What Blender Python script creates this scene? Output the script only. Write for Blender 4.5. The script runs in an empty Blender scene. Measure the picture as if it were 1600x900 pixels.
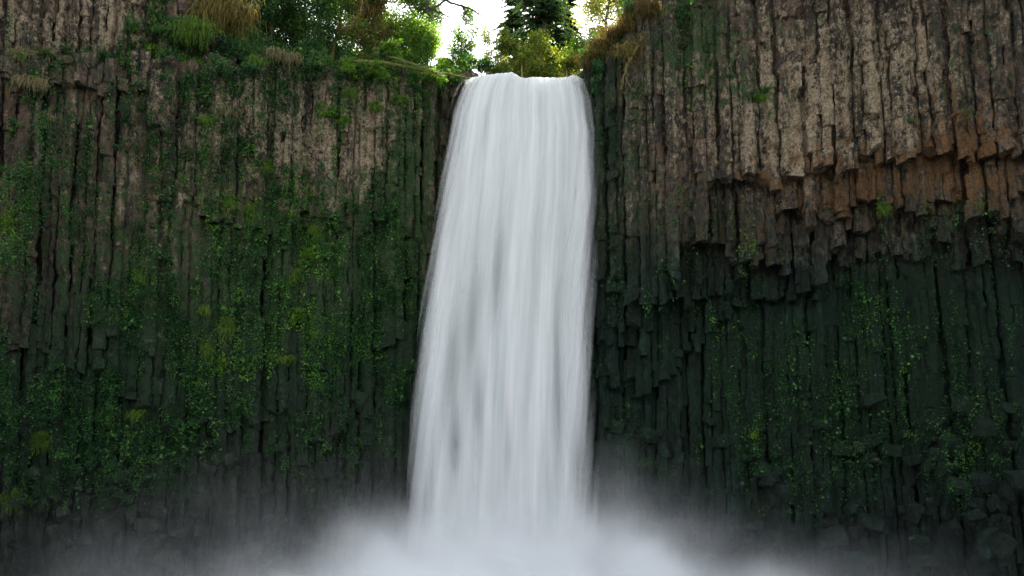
import bpy, math, random, time
import numpy as np
from mathutils import Vector, Matrix

T0 = time.time()
random.seed(7)
RNG = np.random.default_rng(7)
scene = bpy.context.scene
COL = scene.collection
R = math.radians

# ---------------------------------------------------------------- camera
F_W = 0.859                      # focal length in picture widths
PITCH = R(6.0)
SHIFT = 0.1472
EYE = np.array([0.0, 0.0, 3.0])
cam_d = bpy.data.cameras.new("camera")
cam_d.sensor_width = 36.0
cam_d.lens = 36.0 * F_W
cam_d.shift_y = SHIFT
cam_d.clip_start = 0.1
cam_d.clip_end = 3000
cam = bpy.data.objects.new("camera", cam_d)
cam.location = EYE
cam.rotation_euler = (R(90) + PITCH, 0, 0)
COL.objects.link(cam)
scene.camera = cam

# ---------------------------------------------------------------- sky, sun, exposure
SUN_EL, SUN_AZ = R(50), R(14)     # azimuth measured from +Y towards +X: the sun stands high behind the falls
world = bpy.data.worlds.new("World")
scene.world = world
world.use_nodes = True
wn = world.node_tree.nodes
wl = world.node_tree.links
wn.clear()
sky = wn.new("ShaderNodeTexSky")
sky.sky_type = 'NISHITA'
sky.sun_disc = False
sky.sun_elevation = SUN_EL
sky.sun_rotation = SUN_AZ
sky.air_density = 1.0
sky.dust_density = 1.5
sky.ozone_density = 1.0
bg = wn.new("ShaderNodeBackground")
bg.inputs[1].default_value = 0.12
wo = wn.new("ShaderNodeOutputWorld")
sky_desat = wn.new("ShaderNodeMix"); sky_desat.data_type = 'RGBA'; sky_desat.inputs[0].default_value = .86   # sky greyed to take most of the blue out of its light
grey = wn.new("ShaderNodeRGBToBW")
wl.new(sky.outputs[0], grey.inputs[0]); wl.new(sky.outputs[0], sky_desat.inputs[6]); wl.new(grey.outputs[0], sky_desat.inputs[7])
wl.new(sky_desat.outputs[2], bg.inputs[0])
wl.new(bg.outputs[0], wo.inputs[0])

sun_d = bpy.data.lights.new("sun", 'SUN')
sun_d.energy = 4.6
sun_d.angle = R(0.5)
sun_d.color = (1.0, 0.93, 0.80)
sun = bpy.data.objects.new("sun", sun_d)
sdir = Vector((math.sin(SUN_AZ) * math.cos(SUN_EL), math.cos(SUN_AZ) * math.cos(SUN_EL), math.sin(SUN_EL)))
sun.rotation_euler = sdir.to_track_quat('Z', 'Y').to_euler()
sun.location = sdir * 100
COL.objects.link(sun)

scene.view_settings.view_transform = 'Standard'
scene.view_settings.look = 'None'
scene.view_settings.gamma = 1.0
scene.view_settings.use_curve_mapping = False
scene.view_settings.exposure = 2.9
cy = scene.cycles
cy.use_denoising = True
cy.max_bounces = 8
cy.diffuse_bounces = 3
cy.glossy_bounces = 2
cy.transmission_bounces = 4
cy.volume_bounces = 5
cy.transparent_max_bounces = 12
cy.caustics_reflective = False
cy.caustics_refractive = False

# ---------------------------------------------------------------- picking points
def at(u, v, Y):
    """world point seen at photograph pixel (u, v) at distance Y along the valley"""
    xc = (u - 800) / 1600 / F_W
    yc = ((450 - v) / 1600 + SHIFT) / F_W
    dy = math.cos(PITCH) - yc * math.sin(PITCH)
    dz = math.sin(PITCH) + yc * math.cos(PITCH)
    k = Y / dy
    return np.array([xc * k, Y, EYE[2] + dz * k])

def seen(P):
    d = P - EYE
    depth = d[:, 1] * math.cos(PITCH) + d[:, 2] * math.sin(PITCH)
    up = -d[:, 1] * math.sin(PITCH) + d[:, 2] * math.cos(PITCH)
    u = 800 + 1600 * F_W * d[:, 0] / depth
    v = 450 - 1600 * (F_W * up / depth) + 1600 * SHIFT
    return u, v

# ---------------------------------------------------------------- noise
def _hash(ix, iy, iz, seed):
    h = (ix.astype(np.int64) * 73856093) ^ (iy.astype(np.int64) * 19349663) ^ (iz.astype(np.int64) * 83492791) ^ (seed * 2654435761 & 0xffffffff)
    h = (h ^ (h >> 13)) * 1274126177 & 0x7fffffff
    h = (h ^ (h >> 16)) & 0xffff
    return h / 65535.0

def vnoise(P, seed=0):
    P = np.asarray(P, float)
    i = np.floor(P).astype(np.int64)
    f = P - i
    f = f * f * (3 - 2 * f)
    r = 0
    for dx in (0, 1):
        wx = f[:, 0] if dx else 1 - f[:, 0]
        for dy in (0, 1):
            wy = f[:, 1] if dy else 1 - f[:, 1]
            for dz in (0, 1):
                wz = f[:, 2] if dz else 1 - f[:, 2]
                r = r + wx * wy * wz * _hash(i[:, 0] + dx, i[:, 1] + dy, i[:, 2] + dz, seed)
    return r * 2 - 1

def fbm(P, octaves=3, seed=0):
    r, a = 0, 1.0
    for o in range(octaves):
        r = r + a * vnoise(P * (2.03 ** o), seed + o * 17)
        a *= 0.5
    return r

def n1(x, seed=0):
    x = np.atleast_1d(np.asarray(x, float))
    return vnoise(np.stack([x, x * 0 + .37, x * 0 + .71], 1), seed)

def n2(x, y, seed=0):
    return vnoise(np.stack([x, y, x * 0 + .5], 1), seed)

def smooth(a, b, x):
    t = np.clip((x - a) / (b - a), 0, 1)
    return t * t * (3 - 2 * t)

# ---------------------------------------------------------------- mesh helpers
def make_mesh(name, V, quads=None, tris=None, mats=None, attrs=None, mat_idx=None, smooth_shade=False):
    me = bpy.data.meshes.new(name)
    V = np.asarray(V, np.float32)
    nq = 0 if quads is None else len(quads)
    nt = 0 if tris is None else len(tris)
    loops = []
    if nq: loops.append(np.asarray(quads, np.int32).ravel())
    if nt: loops.append(np.asarray(tris, np.int32).ravel())
    loops = np.concatenate(loops)
    tot = np.concatenate([np.full(nq, 4, np.int32), np.full(nt, 3, np.int32)])
    st = np.concatenate([[0], np.cumsum(tot)[:-1]]).astype(np.int32)
    me.vertices.add(len(V)); me.vertices.foreach_set("co", V.ravel())
    me.loops.add(len(loops)); me.loops.foreach_set("vertex_index", loops)
    me.polygons.add(nq + nt)
    me.polygons.foreach_set("loop_start", st)
    me.polygons.foreach_set("loop_total", tot)
    if mat_idx is not None:
        me.polygons.foreach_set("material_index", np.asarray(mat_idx, np.int32))
    me.polygons.foreach_set("use_smooth", np.full(nq + nt, smooth_shade, bool))
    me.update(calc_edges=True)
    for k, a in (attrs or {}).items():
        a = np.asarray(a, np.float32)
        if a.ndim == 1:
            at_ = me.attributes.new(k, 'FLOAT', 'POINT'); at_.data.foreach_set("value", a)
        else:
            at_ = me.attributes.new(k, 'FLOAT_COLOR', 'POINT'); at_.data.foreach_set("color", a.ravel())
    for m in (mats or []):
        me.materials.append(m)
    return me

def link(name, data, parent=None, label=None, cat=None, group=None, kind=None, loc=None):
    o = bpy.data.objects.new(name, data)
    COL.objects.link(o)
    if loc is not None: o.location = loc
    if parent is not None: o.parent = parent
    if label: o["label"] = label
    if cat: o["category"] = cat
    if group: o["group"] = group
    if kind: o["kind"] = kind
    return o

class Bag:
    """collects vertices and faces of one mesh"""
    def __init__(s): s.V = []; s.Q = []; s.T = []; s.tint = []; s.n = 0
    def add(s, V, Q=None, T=None, tint=0.5):
        V = np.asarray(V, float)
        if Q is not None and len(Q): s.Q.append(np.asarray(Q) + s.n)
        if T is not None and len(T): s.T.append(np.asarray(T) + s.n)
        s.V.append(V); s.tint.append(np.broadcast_to(np.asarray(tint, float), (len(V),)))
        s.n += len(V)
    def mesh(s, name, mat, origin=(0, 0, 0), smooth_shade=False):
        V = np.concatenate(s.V) - np.asarray(origin)
        return make_mesh(name, V, np.concatenate(s.Q) if s.Q else None, np.concatenate(s.T) if s.T else None,
                         [mat], {"tint": np.concatenate(s.tint)}, smooth_shade=smooth_shade)

def unit(a):
    return a / np.maximum(np.linalg.norm(a, axis=-1, keepdims=True), 1e-9)

def add_leaves(bag, P, D, L, W, tint, fold=0.25, N=None):
    """diamond leaves: base P, tip direction D, length L, width W"""
    n = len(P)
    D = unit(D)
    if N is None: N = RNG.normal(size=(n, 3))
    S = unit(np.cross(D, N)); U = np.cross(S, D)
    L = np.broadcast_to(L, (n,))[:, None]; W = np.broadcast_to(W, (n,))[:, None]
    mid = P + D * L * 0.45 + U * W * fold
    V = np.stack([P, mid + S * W * .5, P + D * L, mid - S * W * .5], 1).reshape(-1, 3)
    Q = np.arange(n * 4).reshape(n, 4)
    bag.add(V, Q=Q, tint=np.repeat(np.broadcast_to(tint, (n,)), 4))

def add_tube(bag, pts, rad, sides=6, tint=0.5, wob=0.0):
    pts = np.asarray(pts, float); n = len(pts)
    rad = np.broadcast_to(rad, (n,))
    tan = np.gradient(pts, axis=0); tan = unit(tan)
    ref = np.where(np.abs(tan[:, 2:3]) > .9, np.array([[1., 0, 0]]), np.array([[0, 0, 1.]]))
    a = unit(np.cross(tan, ref)); b = np.cross(tan, a)
    th = np.arange(sides) / sides * 2 * math.pi
    ring = a[:, None, :] * np.cos(th)[None, :, None] + b[:, None, :] * np.sin(th)[None, :, None]
    rr = rad[:, None, None] * (1 + wob * RNG.normal(size=(n, sides, 1)))
    V = (pts[:, None, :] + ring * rr).reshape(-1, 3)
    i = np.arange(n - 1)[:, None] * sides; j = np.arange(sides)[None, :]
    Q = np.stack([i + j, i + (j + 1) % sides, i + sides + (j + 1) % sides, i + sides + j], -1).reshape(-1, 4)
    bag.add(V, Q=Q, tint=tint)

# ---------------------------------------------------------------- materials
def new_mat(name):
    m = bpy.data.materials.new(name); m.use_nodes = True
    nt = m.node_tree; nt.nodes.clear()
    return m, nt, nt.nodes, nt.links

def nd(N, t, **kw):
    n = N.new(t)
    for k, v in kw.items():
        if k.startswith('i_'):
            n.inputs[k[2:]].default_value = v
        else:
            setattr(n, k, v)
    return n

def mixc(N, L, fac, a, b, bt='MIX'):
    n = N.new("ShaderNodeMix"); n.data_type = 'RGBA'; n.blend_type = bt
    for s, x in ((0, fac), (6, a), (7, b)):
        if hasattr(x, 'links'): L.new(x, n.inputs[s])
        else: n.inputs[s].default_value = x if s == 0 else (*x, 1)
    return n.outputs[2]

def mth(N, L, op, a, b=None, c=None, clamp=False):
    n = N.new("ShaderNodeMath"); n.operation = op; n.use_clamp = clamp
    for s, x in enumerate((a, b, c)):
        if x is None: continue
        if hasattr(x, 'links'): L.new(x, n.inputs[s])
        else: n.inputs[s].default_value = x
    return n.outputs[0]

def noise(N, L, vec, scale, detail=4, rough=.6, dist=0.0):
    n = N.new("ShaderNodeTexNoise"); n.inputs['Scale'].default_value = scale
    n.inputs['Detail'].default_value = detail; n.inputs['Roughness'].default_value = rough
    n.inputs['Distortion'].default_value = dist
    L.new(vec, n.inputs['Vector'])
    return n.outputs[0]

def sstep(N, L, x, a, b):
    n = N.new("ShaderNodeMapRange"); n.interpolation_type = 'SMOOTHSTEP'
    L.new(x, n.inputs[0]); n.inputs[1].default_value = a; n.inputs[2].default_value = b
    return n.outputs[0]

def rock_material():
    m, nt, N, L = new_mat("basalt_rock")
    geo = N.new("ShaderNodeNewGeometry")
    pos = geo.outputs['Position']
    def stretched(z, off=0.0):
        st = N.new("ShaderNodeVectorMath"); st.operation = 'MULTIPLY_ADD'; st.inputs[1].default_value = (1, 1, z); st.inputs[2].default_value = (off, off, off)
        L.new(pos, st.inputs[0]); return st.outputs[0]
    def centred(x, k): return mth(N, L, 'MULTIPLY', mth(N, L, 'SUBTRACT', x, .5), k)
    def add(*a):
        r = a[0]
        for b in a[1:]: r = mth(N, L, 'ADD', r, b)
        return r
    at_ = N.new("ShaderNodeAttribute"); at_.attribute_name = "mask"
    sep = N.new("ShaderNodeSeparateColor"); L.new(at_.outputs['Color'], sep.inputs[0])
    lich_glint, rust, moss, wet = sep.outputs[0], sep.outputs[1], sep.outputs[2], at_.outputs['Alpha']
    streak = noise(N, L, stretched(.10), 1.7, 4, .6)
    nb = noise(N, L, stretched(.45, 9), .9, 5, .68)
    nm = noise(N, L, stretched(.7, 17), 3.3, 6, .72, .3)
    nf = noise(N, L, pos, 11.0, 4, .75)
    # weathered brown basalt with dark blotches
    base = mixc(N, L, sstep(N, L, nb, .36, .66), (.034, .028, .021), (.110, .074, .048))
    base = mixc(N, L, sstep(N, L, streak, .50, .66), base, (.120, .090, .064))
    dark = sstep(N, L, add(nm, centred(nf, .35)), .50, .62)
    base = mixc(N, L, dark, base, (.011, .014, .012))
    # lichen crust, and painted glints on small blocks, broken by bare dark pits and by vertical run-off stripes
    lf = add(mth(N, L, 'MULTIPLY', lich_glint, .60), centred(nm, -3.1), centred(nf, 2.0), centred(streak, 1.9))
    lf = sstep(N, L, lf, .30, .58)
    lc = mixc(N, L, sstep(N, L, noise(N, L, pos, 7, 3, .6), .36, .64), (.150, .112, .070), (.33, .265, .175))
    base = mixc(N, L, mth(N, L, 'MULTIPLY', lf, .92), base, lc)
    # rust
    rf = add(mth(N, L, 'MULTIPLY', rust, .62), centred(noise(N, L, stretched(.5, 31), 1.5, 5, .65, .4), 2.6), centred(nm, -1.2), centred(nf, .8))
    rf = sstep(N, L, rf, .33, .66)
    rc = mixc(N, L, sstep(N, L, nf, .36, .64), (.050, .028, .013), (.185, .088, .026))
    base = mixc(N, L, mth(N, L, 'MULTIPLY', rf, .82), base, rc)
    # moss and algae
    mf = add(mth(N, L, 'MULTIPLY', moss, .55), centred(noise(N, L, stretched(.6, 43), 1.9, 6, .75), 2.2), centred(nf, .8))
    mf = sstep(N, L, mf, .30, .56)
    mc = mixc(N, L, sstep(N, L, nf, .42, .62), (.007, .022, .010), (.046, .098, .018))
    base = mixc(N, L, mth(N, L, 'MULTIPLY', mf, .9), base, mc)
    wet_shade_teal = mixc(N, L, 1.0, base, (.056, .26, .245), 'MULTIPLY')  # wet darkening, with the teal of the shadows tinted into the rock
    base = mixc(N, L, wet, base, wet_shade_teal)
    p = N.new("ShaderNodeBsdfPrincipled")
    L.new(base, p.inputs['Base Color'])
    ro = mth(N, L, 'SUBTRACT', .93, mth(N, L, 'MULTIPLY', wet, mth(N, L, 'MULTIPLY', sstep(N, L, nb, .40, .62), .50)))
    L.new(ro, p.inputs['Roughness'])
    p.inputs['Specular IOR Level'].default_value = .28
    bh = add(mth(N, L, 'MULTIPLY', nm, -1.1), mth(N, L, 'MULTIPLY', nf, .45))
    bp = N.new("ShaderNodeBump"); bp.inputs['Strength'].default_value = 1.0; bp.inputs['Distance'].default_value = .30
    L.new(bh, bp.inputs['Height']); L.new(bp.outputs[0], p.inputs['Normal'])
    o = N.new("ShaderNodeOutputMaterial"); L.new(p.outputs[0], o.inputs[0])
    return m

def leaf_material(name, dark, mid, light, trans=.35, rough=.55):
    m, nt, N, L = new_mat(name)
    a = N.new("ShaderNodeAttribute"); a.attribute_name = "tint"
    cr = N.new("ShaderNodeValToRGB")
    e = cr.color_ramp.elements
    e[0].color = (*dark, 1); e[1].color = (*light, 1)
    x = e.new(.5); x.color = (*mid, 1)
    L.new(a.outputs['Fac'], cr.inputs[0])
    d = N.new("ShaderNodeBsdfPrincipled"); d.inputs['Roughness'].default_value = rough
    d.inputs['Specular IOR Level'].default_value = .3
    t = N.new("ShaderNodeBsdfTranslucent")
    L.new(cr.outputs[0], d.inputs['Base Color'])
    tc = mixc(N, L, 1.0, cr.outputs[0], (1.5, 1.35, .6), 'MULTIPLY')
    L.new(tc, t.inputs[0])
    mx = N.new("ShaderNodeMixShader"); mx.inputs[0].default_value = trans
    L.new(d.outputs[0], mx.inputs[1]); L.new(t.outputs[0], mx.inputs[2])
    o = N.new("ShaderNodeOutputMaterial"); L.new(mx.outputs[0], o.inputs[0])
    return m

def bark_material(name, c1, c2, moss=0.3):
    m, nt, N, L = new_mat(name)
    geo = N.new("ShaderNodeNewGeometry")
    st = N.new("ShaderNodeVectorMath"); st.operation = 'MULTIPLY'; st.inputs[1].default_value = (1, 1, .25)
    L.new(geo.outputs['Position'], st.inputs[0])
    n1_ = noise(N, L, st.outputs[0], 9, 5, .7)
    base = mixc(N, L, sstep(N, L, n1_, .35, .65), c1, c2)
    mf = mth(N, L, 'MULTIPLY', sstep(N, L, noise(N, L, geo.outputs['Position'], 3, 4, .6), .62 - moss * .4, .72 - moss * .3), .9)
    base = mixc(N, L, mf, base, (.10, .105, .022))
    p = N.new("ShaderNodeBsdfPrincipled"); p.inputs['Roughness'].default_value = .9
    L.new(base, p.inputs['Base Color'])
    bp = N.new("ShaderNodeBump"); bp.inputs['Strength'].default_value = .7; bp.inputs['Distance'].default_value = .05
    L.new(n1_, bp.inputs['Height']); L.new(bp.outputs[0], p.inputs['Normal'])
    o = N.new("ShaderNodeOutputMaterial"); L.new(p.outputs[0], o.inputs[0])
    return m

def earth_material(name, a, b, c):
    m, nt, N, L = new_mat(name)
    geo = N.new("ShaderNodeNewGeometry"); pos = geo.outputs['Position']
    n_ = noise(N, L, pos, 1.2, 6, .7); f = noise(N, L, pos, 11, 4, .7)
    base = mixc(N, L, sstep(N, L, n_, .38, .62), a, b)
    base = mixc(N, L, sstep(N, L, f, .48, .66), base, c)
    p = N.new("ShaderNodeBsdfPrincipled"); p.inputs['Roughness'].default_value = .95
    L.new(base, p.inputs['Base Color'])
    bp = N.new("ShaderNodeBump"); bp.inputs['Strength'].default_value = .9; bp.inputs['Distance'].default_value = .25
    L.new(f, bp.inputs['Height']); L.new(bp.outputs[0], p.inputs['Normal'])
    o = N.new("ShaderNodeOutputMaterial"); L.new(p.outputs[0], o.inputs[0])
    return m

def fall_material(name, cov, alpha_lo):
    """falling white water: bright strands, thinner gaps; 'st' holds across / down / cover"""
    m, nt, N, L = new_mat(name)
    a = N.new("ShaderNodeAttribute"); a.attribute_name = "st"
    sep = N.new("ShaderNodeSeparateColor"); L.new(a.outputs['Color'], sep.inputs[0])
    cb = N.new("ShaderNodeCombineXYZ")
    L.new(mth(N, L, 'MULTIPLY', sep.outputs[0], 1.0), cb.inputs[0])
    L.new(mth(N, L, 'MULTIPLY', sep.outputs[1], .0035), cb.inputs[1])
    cb.inputs[2].default_value = cov * 7.3
    n_a = noise(N, L, cb.outputs[0], 13, 3, .55)
    n_b = noise(N, L, cb.outputs[0], 42, 3, .5)
    s = mth(N, L, 'ADD', mth(N, L, 'MULTIPLY', n_a, .78), mth(N, L, 'MULTIPLY', n_b, .22))
    st_ = sstep(N, L, s, .16, .82)
    k = mth(N, L, 'ADD', alpha_lo, mth(N, L, 'MULTIPLY', st_, 1 - alpha_lo))
    al = mth(N, L, 'MULTIPLY', k, sep.outputs[2], clamp=True)
    colr = mixc(N, L, st_, (.60, .645, .645), (.77, .77, .775))
    d = N.new("ShaderNodeBsdfDiffuse"); L.new(colr, d.inputs[0])
    t = N.new("ShaderNodeBsdfTranslucent"); L.new(colr, t.inputs[0])
    mx = N.new("ShaderNodeMixShader"); mx.inputs[0].default_value = .25
    L.new(d.outputs[0], mx.inputs[1]); L.new(t.outputs[0], mx.inputs[2])
    bp = N.new("ShaderNodeBump"); bp.inputs['Strength'].default_value = .05; bp.inputs['Distance'].default_value = .2
    L.new(s, bp.inputs['Height']); L.new(bp.outputs[0], d.inputs['Normal'])
    tr = N.new("ShaderNodeBsdfTransparent")
    m2 = N.new("ShaderNodeMixShader"); L.new(al, m2.inputs[0]); L.new(tr.outputs[0], m2.inputs[1]); L.new(mx.outputs[0], m2.inputs[2])
    o = N.new("ShaderNodeOutputMaterial"); L.new(m2.outputs[0], o.inputs[0])
    return m

def water_material():
    m, nt, N, L = new_mat("river_water")
    geo = N.new("ShaderNodeNewGeometry")
    p = N.new("ShaderNodeBsdfPrincipled")
    sx = N.new("ShaderNodeSeparateXYZ"); L.new(geo.outputs['Position'], sx.inputs[0])
    foam = mth(N, L, 'ADD', mth(N, L, 'MULTIPLY', sstep(N, L, sx.outputs[1], 30, 50), 1.0), mth(N, L, 'MULTIPLY', mth(N, L, 'SUBTRACT', noise(N, L, geo.outputs['Position'], .6, 5, .65), .5), 1.6))  # foam out of view, whitened to bounce light up into the spray
    foam = sstep(N, L, foam, .45, .75)
    foam = mth(N, L, 'MULTIPLY', foam, sstep(N, L, sx.outputs[2], 5, 3))
    L.new(mixc(N, L, foam, (.02, .05, .055), (.8, .82, .82)), p.inputs['Base Color'])
    L.new(mth(N, L, 'ADD', .12, mth(N, L, 'MULTIPLY', foam, .6)), p.inputs['Roughness'])
    bp = N.new("ShaderNodeBump"); bp.inputs['Strength'].default_value = .5; bp.inputs['Distance'].default_value = .1
    L.new(noise(N, L, geo.outputs['Position'], 1.8, 4, .6), bp.inputs['Height']); L.new(bp.outputs[0], p.inputs['Normal'])
    o = N.new("ShaderNodeOutputMaterial"); L.new(p.outputs[0], o.inputs[0])
    return m

ROCK = rock_material()
LEAF_CLIFF = leaf_material("creeper_leaf", (.006, .026, .010), (.018, .085, .022), (.115, .25, .036))
LEAF_FERN = leaf_material("fern_leaf", (.014, .060, .026), (.030, .105, .038), (.075, .16, .036))
LEAF_TREE = leaf_material("sunny_leaf", (.035, .075, .015), (.13, .19, .028), (.34, .35, .085), trans=.6)  # lightest tint carries the sunlit specks among the leaves
LEAF_LIME = leaf_material("lime_leaf", (.03, .10, .014), (.085, .20, .02), (.18, .27, .03), trans=.55)
LEAF_DARK = leaf_material("shrub_leaf", (.012, .048, .018), (.034, .108, .028), (.11, .19, .034))
NEEDLE = leaf_material("fir_needle", (.014, .040, .028), (.030, .070, .038), (.075, .125, .045), trans=.35)
MOSS_G = leaf_material("green_moss", (.026, .070, .010), (.065, .135, .016), (.15, .215, .022), trans=.25, rough=.9)
MOSS_B = leaf_material("brown_moss", (.040, .030, .012), (.105, .075, .022), (.20, .145, .040), trans=.3, rough=.9)
MOSS_GOLD = leaf_material("golden_moss", (.045, .048, .014), (.125, .105, .026), (.26, .195, .05), trans=.3, rough=.9)
GRASS_DRY = leaf_material("dry_grass", (.065, .065, .03), (.15, .135, .065), (.27, .235, .12), trans=.3, rough=.8)
BARK = bark_material("dark_bark", (.018, .015, .012), (.070, .055, .042))
BARK_MOSSY = bark_material("mossy_bark", (.025, .021, .014), (.080, .065, .040), moss=.9)
BARK_PALE = bark_material("pale_bark", (.15, .12, .07), (.30, .24, .13), moss=.2)
EARTH = earth_material("forest_floor", (.020, .026, .012), (.040, .050, .018), (.055, .042, .026))
GRAVEL = earth_material("river_gravel", (.035, .037, .036), (.085, .083, .078), (.05, .048, .045))
WATER = water_material()

# ---------------------------------------------------------------- the shape of the cliff
FALL_L, FALL_R = -5.6, 4.6
def cliff_y(x):
    x = np.asarray(x, float)
    y = 57.2 - .0092 * x * x
    y = y + .9 * np.exp(-((x + .4) / 5.0) ** 4)
    return y + .55 * n1(x * .22, 91) + .25 * n1(x * .7, 92)

def poly(pts):
    a = np.array(pts, float)
    return lambda u: np.interp(u, a[:, 0], a[:, 1])

# lower ends of the tiers of columns (photograph pixels u, v)
RT = [poly([(880, 420), (935, 440), (1000, 470), (1050, 465), (1066, 376), (1110, 380), (1120, 288), (1205, 290), (1220, 300), (1236, 300), (1240, 276), (1300, 264),
            (1340, 262), (1350, 246), (1384, 240), (1390, 252), (1460, 252), (1466, 240), (1530, 236), (1540, 252), (1640, 236)]),
      poly([(880, 520), (1000, 520), (1066, 468), (1074, 378), (1140, 384), (1150, 408), (1215, 408), (1222, 330), (1255, 322), (1290, 352), (1345, 330), (1352, 306), (1410, 322),
            (1480, 340), (1490, 310), (1540, 296), (1550, 322), (1640, 330)]),
      poly([(880, 560), (1000, 560), (1040, 472), (1110, 446), (1160, 440), (1170, 420), (1250, 424), (1262, 452), (1300, 430), (1310, 384), (1390, 372), (1400, 344), (1480, 366), (1570, 350), (1640, 380)]),
      poly([(880, 620), (1000, 610), (1090, 545), (1160, 480), (1190, 460), (1290, 456), (1300, 430), (1380, 402), (1440, 396), (1500, 392), (1510, 420), (1580, 400), (1640, 440)])]
LT = [poly([(-60, 128), (60, 132), (180, 140), (230, 150), (245, 300), (300, 340), (400, 372), (470, 350), (500, 340), (545, 362), (582, 345), (590, 312), (618, 318), (630, 372), (740, 420)]),
      poly([(-60, 520), (80, 560), (180, 600), (270, 670), (340, 676), (440, 640), (470, 700), (545, 660), (560, 560), (640, 520), (740, 560)])]

MASKS_L = [(1315, 110, 140, 140, 1.0), (1195, 190, 110, 100, .75), (1460, 130, 120, 130, .35), (1270, 240, 70, 40, .7), (1040, 130, 60, 110, .3),
           (480, 190, 120, 100, .85), (595, 240, 60, 110, .95), (530, 290, 60, 70, .85), (95, 35, 140, 60, .80), (310, 190, 120, 90, .40), (185, 30, 40, 60, .8),
           (563, 243, 10, 12, 2.2), (446, 328, 11, 14, 2.2), (265, 352, 10, 18, 2.2), (545, 212, 12, 14, 1.8), (245, 525, 9, 9, 2.4), (285, 315, 8, 10, 2.0), (500, 650, 40, 60, .55)]
MASKS_R = [(1350, 235, 260, 90, .42), (1540, 170, 90, 130, .40), (1500, 260, 120, 50, .55), (1270, 300, 90, 50, .4), (1400, 290, 90, 50, .35), (1180, 385, 60, 40, .5), (1560, 340, 80, 60, .4),
           (590, 150, 50, 70, .3), (220, 260, 40, 80, .35)]
MASKS_M = [(330, 110, 190, 70, .5), (60, 250, 180, 150, .4), (300, 470, 330, 190, .85), (480, 440, 130, 180, .8), (300, 660, 380, 150, .5), (650, 260, 60, 200, .9), (640, 520, 70, 200, .8),
           (100, 640, 200, 120, .8), (950, 160, 60, 160, .75), (1000, 420, 120, 200, .55), (1200, 640, 260, 130, .95), (1480, 600, 200, 160, .9), (1400, 480, 260, 90, .6), (1180, 150, 60, 40, .7), (1100, 100, 90, 80, .5), (1500, 80, 140, 80, .45), (1240, 30, 120, 40, .5), (1080, 60, 60, 60, .6)]

def masks(P):
    u, v = seen(P)
    wob = fbm(P * .35, 2, 55) * 28
    u2, v2 = u + wob, v + fbm(P * .35, 2, 56) * 28
    def blobs(lst):
        r = 0
        for (a, b, sa, sb, k) in lst:
            uu, vv = (u, v) if sa < 20 else (u2, v2)
            r = r + k * np.exp(-(((uu - a) / sa) ** 2 + ((vv - b) / sb) ** 2))
        return r
    L = blobs(MASKS_L); Rr = blobs(MASKS_R); M = blobs(MASKS_M)
    wet = np.maximum(np.where(u2 < 760, .88 * smooth(290, 640, v2), smooth(250, 470, v2)), .8 * np.exp(-((u2 - 930) / 60) ** 2) * (u2 > 880))
    L = L * (1 - .75 * smooth(330, 480, v2) * (u2 > 700))
    return np.stack([np.clip(L, 0, 1.4), np.clip(Rr, 0, 1.3), np.clip(M, 0, 1.2), np.clip(wet, 0, 1)], 1)

SURF_V, SURF_F = [], []
_surf_n = 0
def note_surface(V, Q):
    """remember triangles so that plants can be rooted on the rock"""
    SURF_V.append(V[np.concatenate([Q[:, [0, 1, 2]], Q[:, [0, 2, 3]]])])

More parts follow.
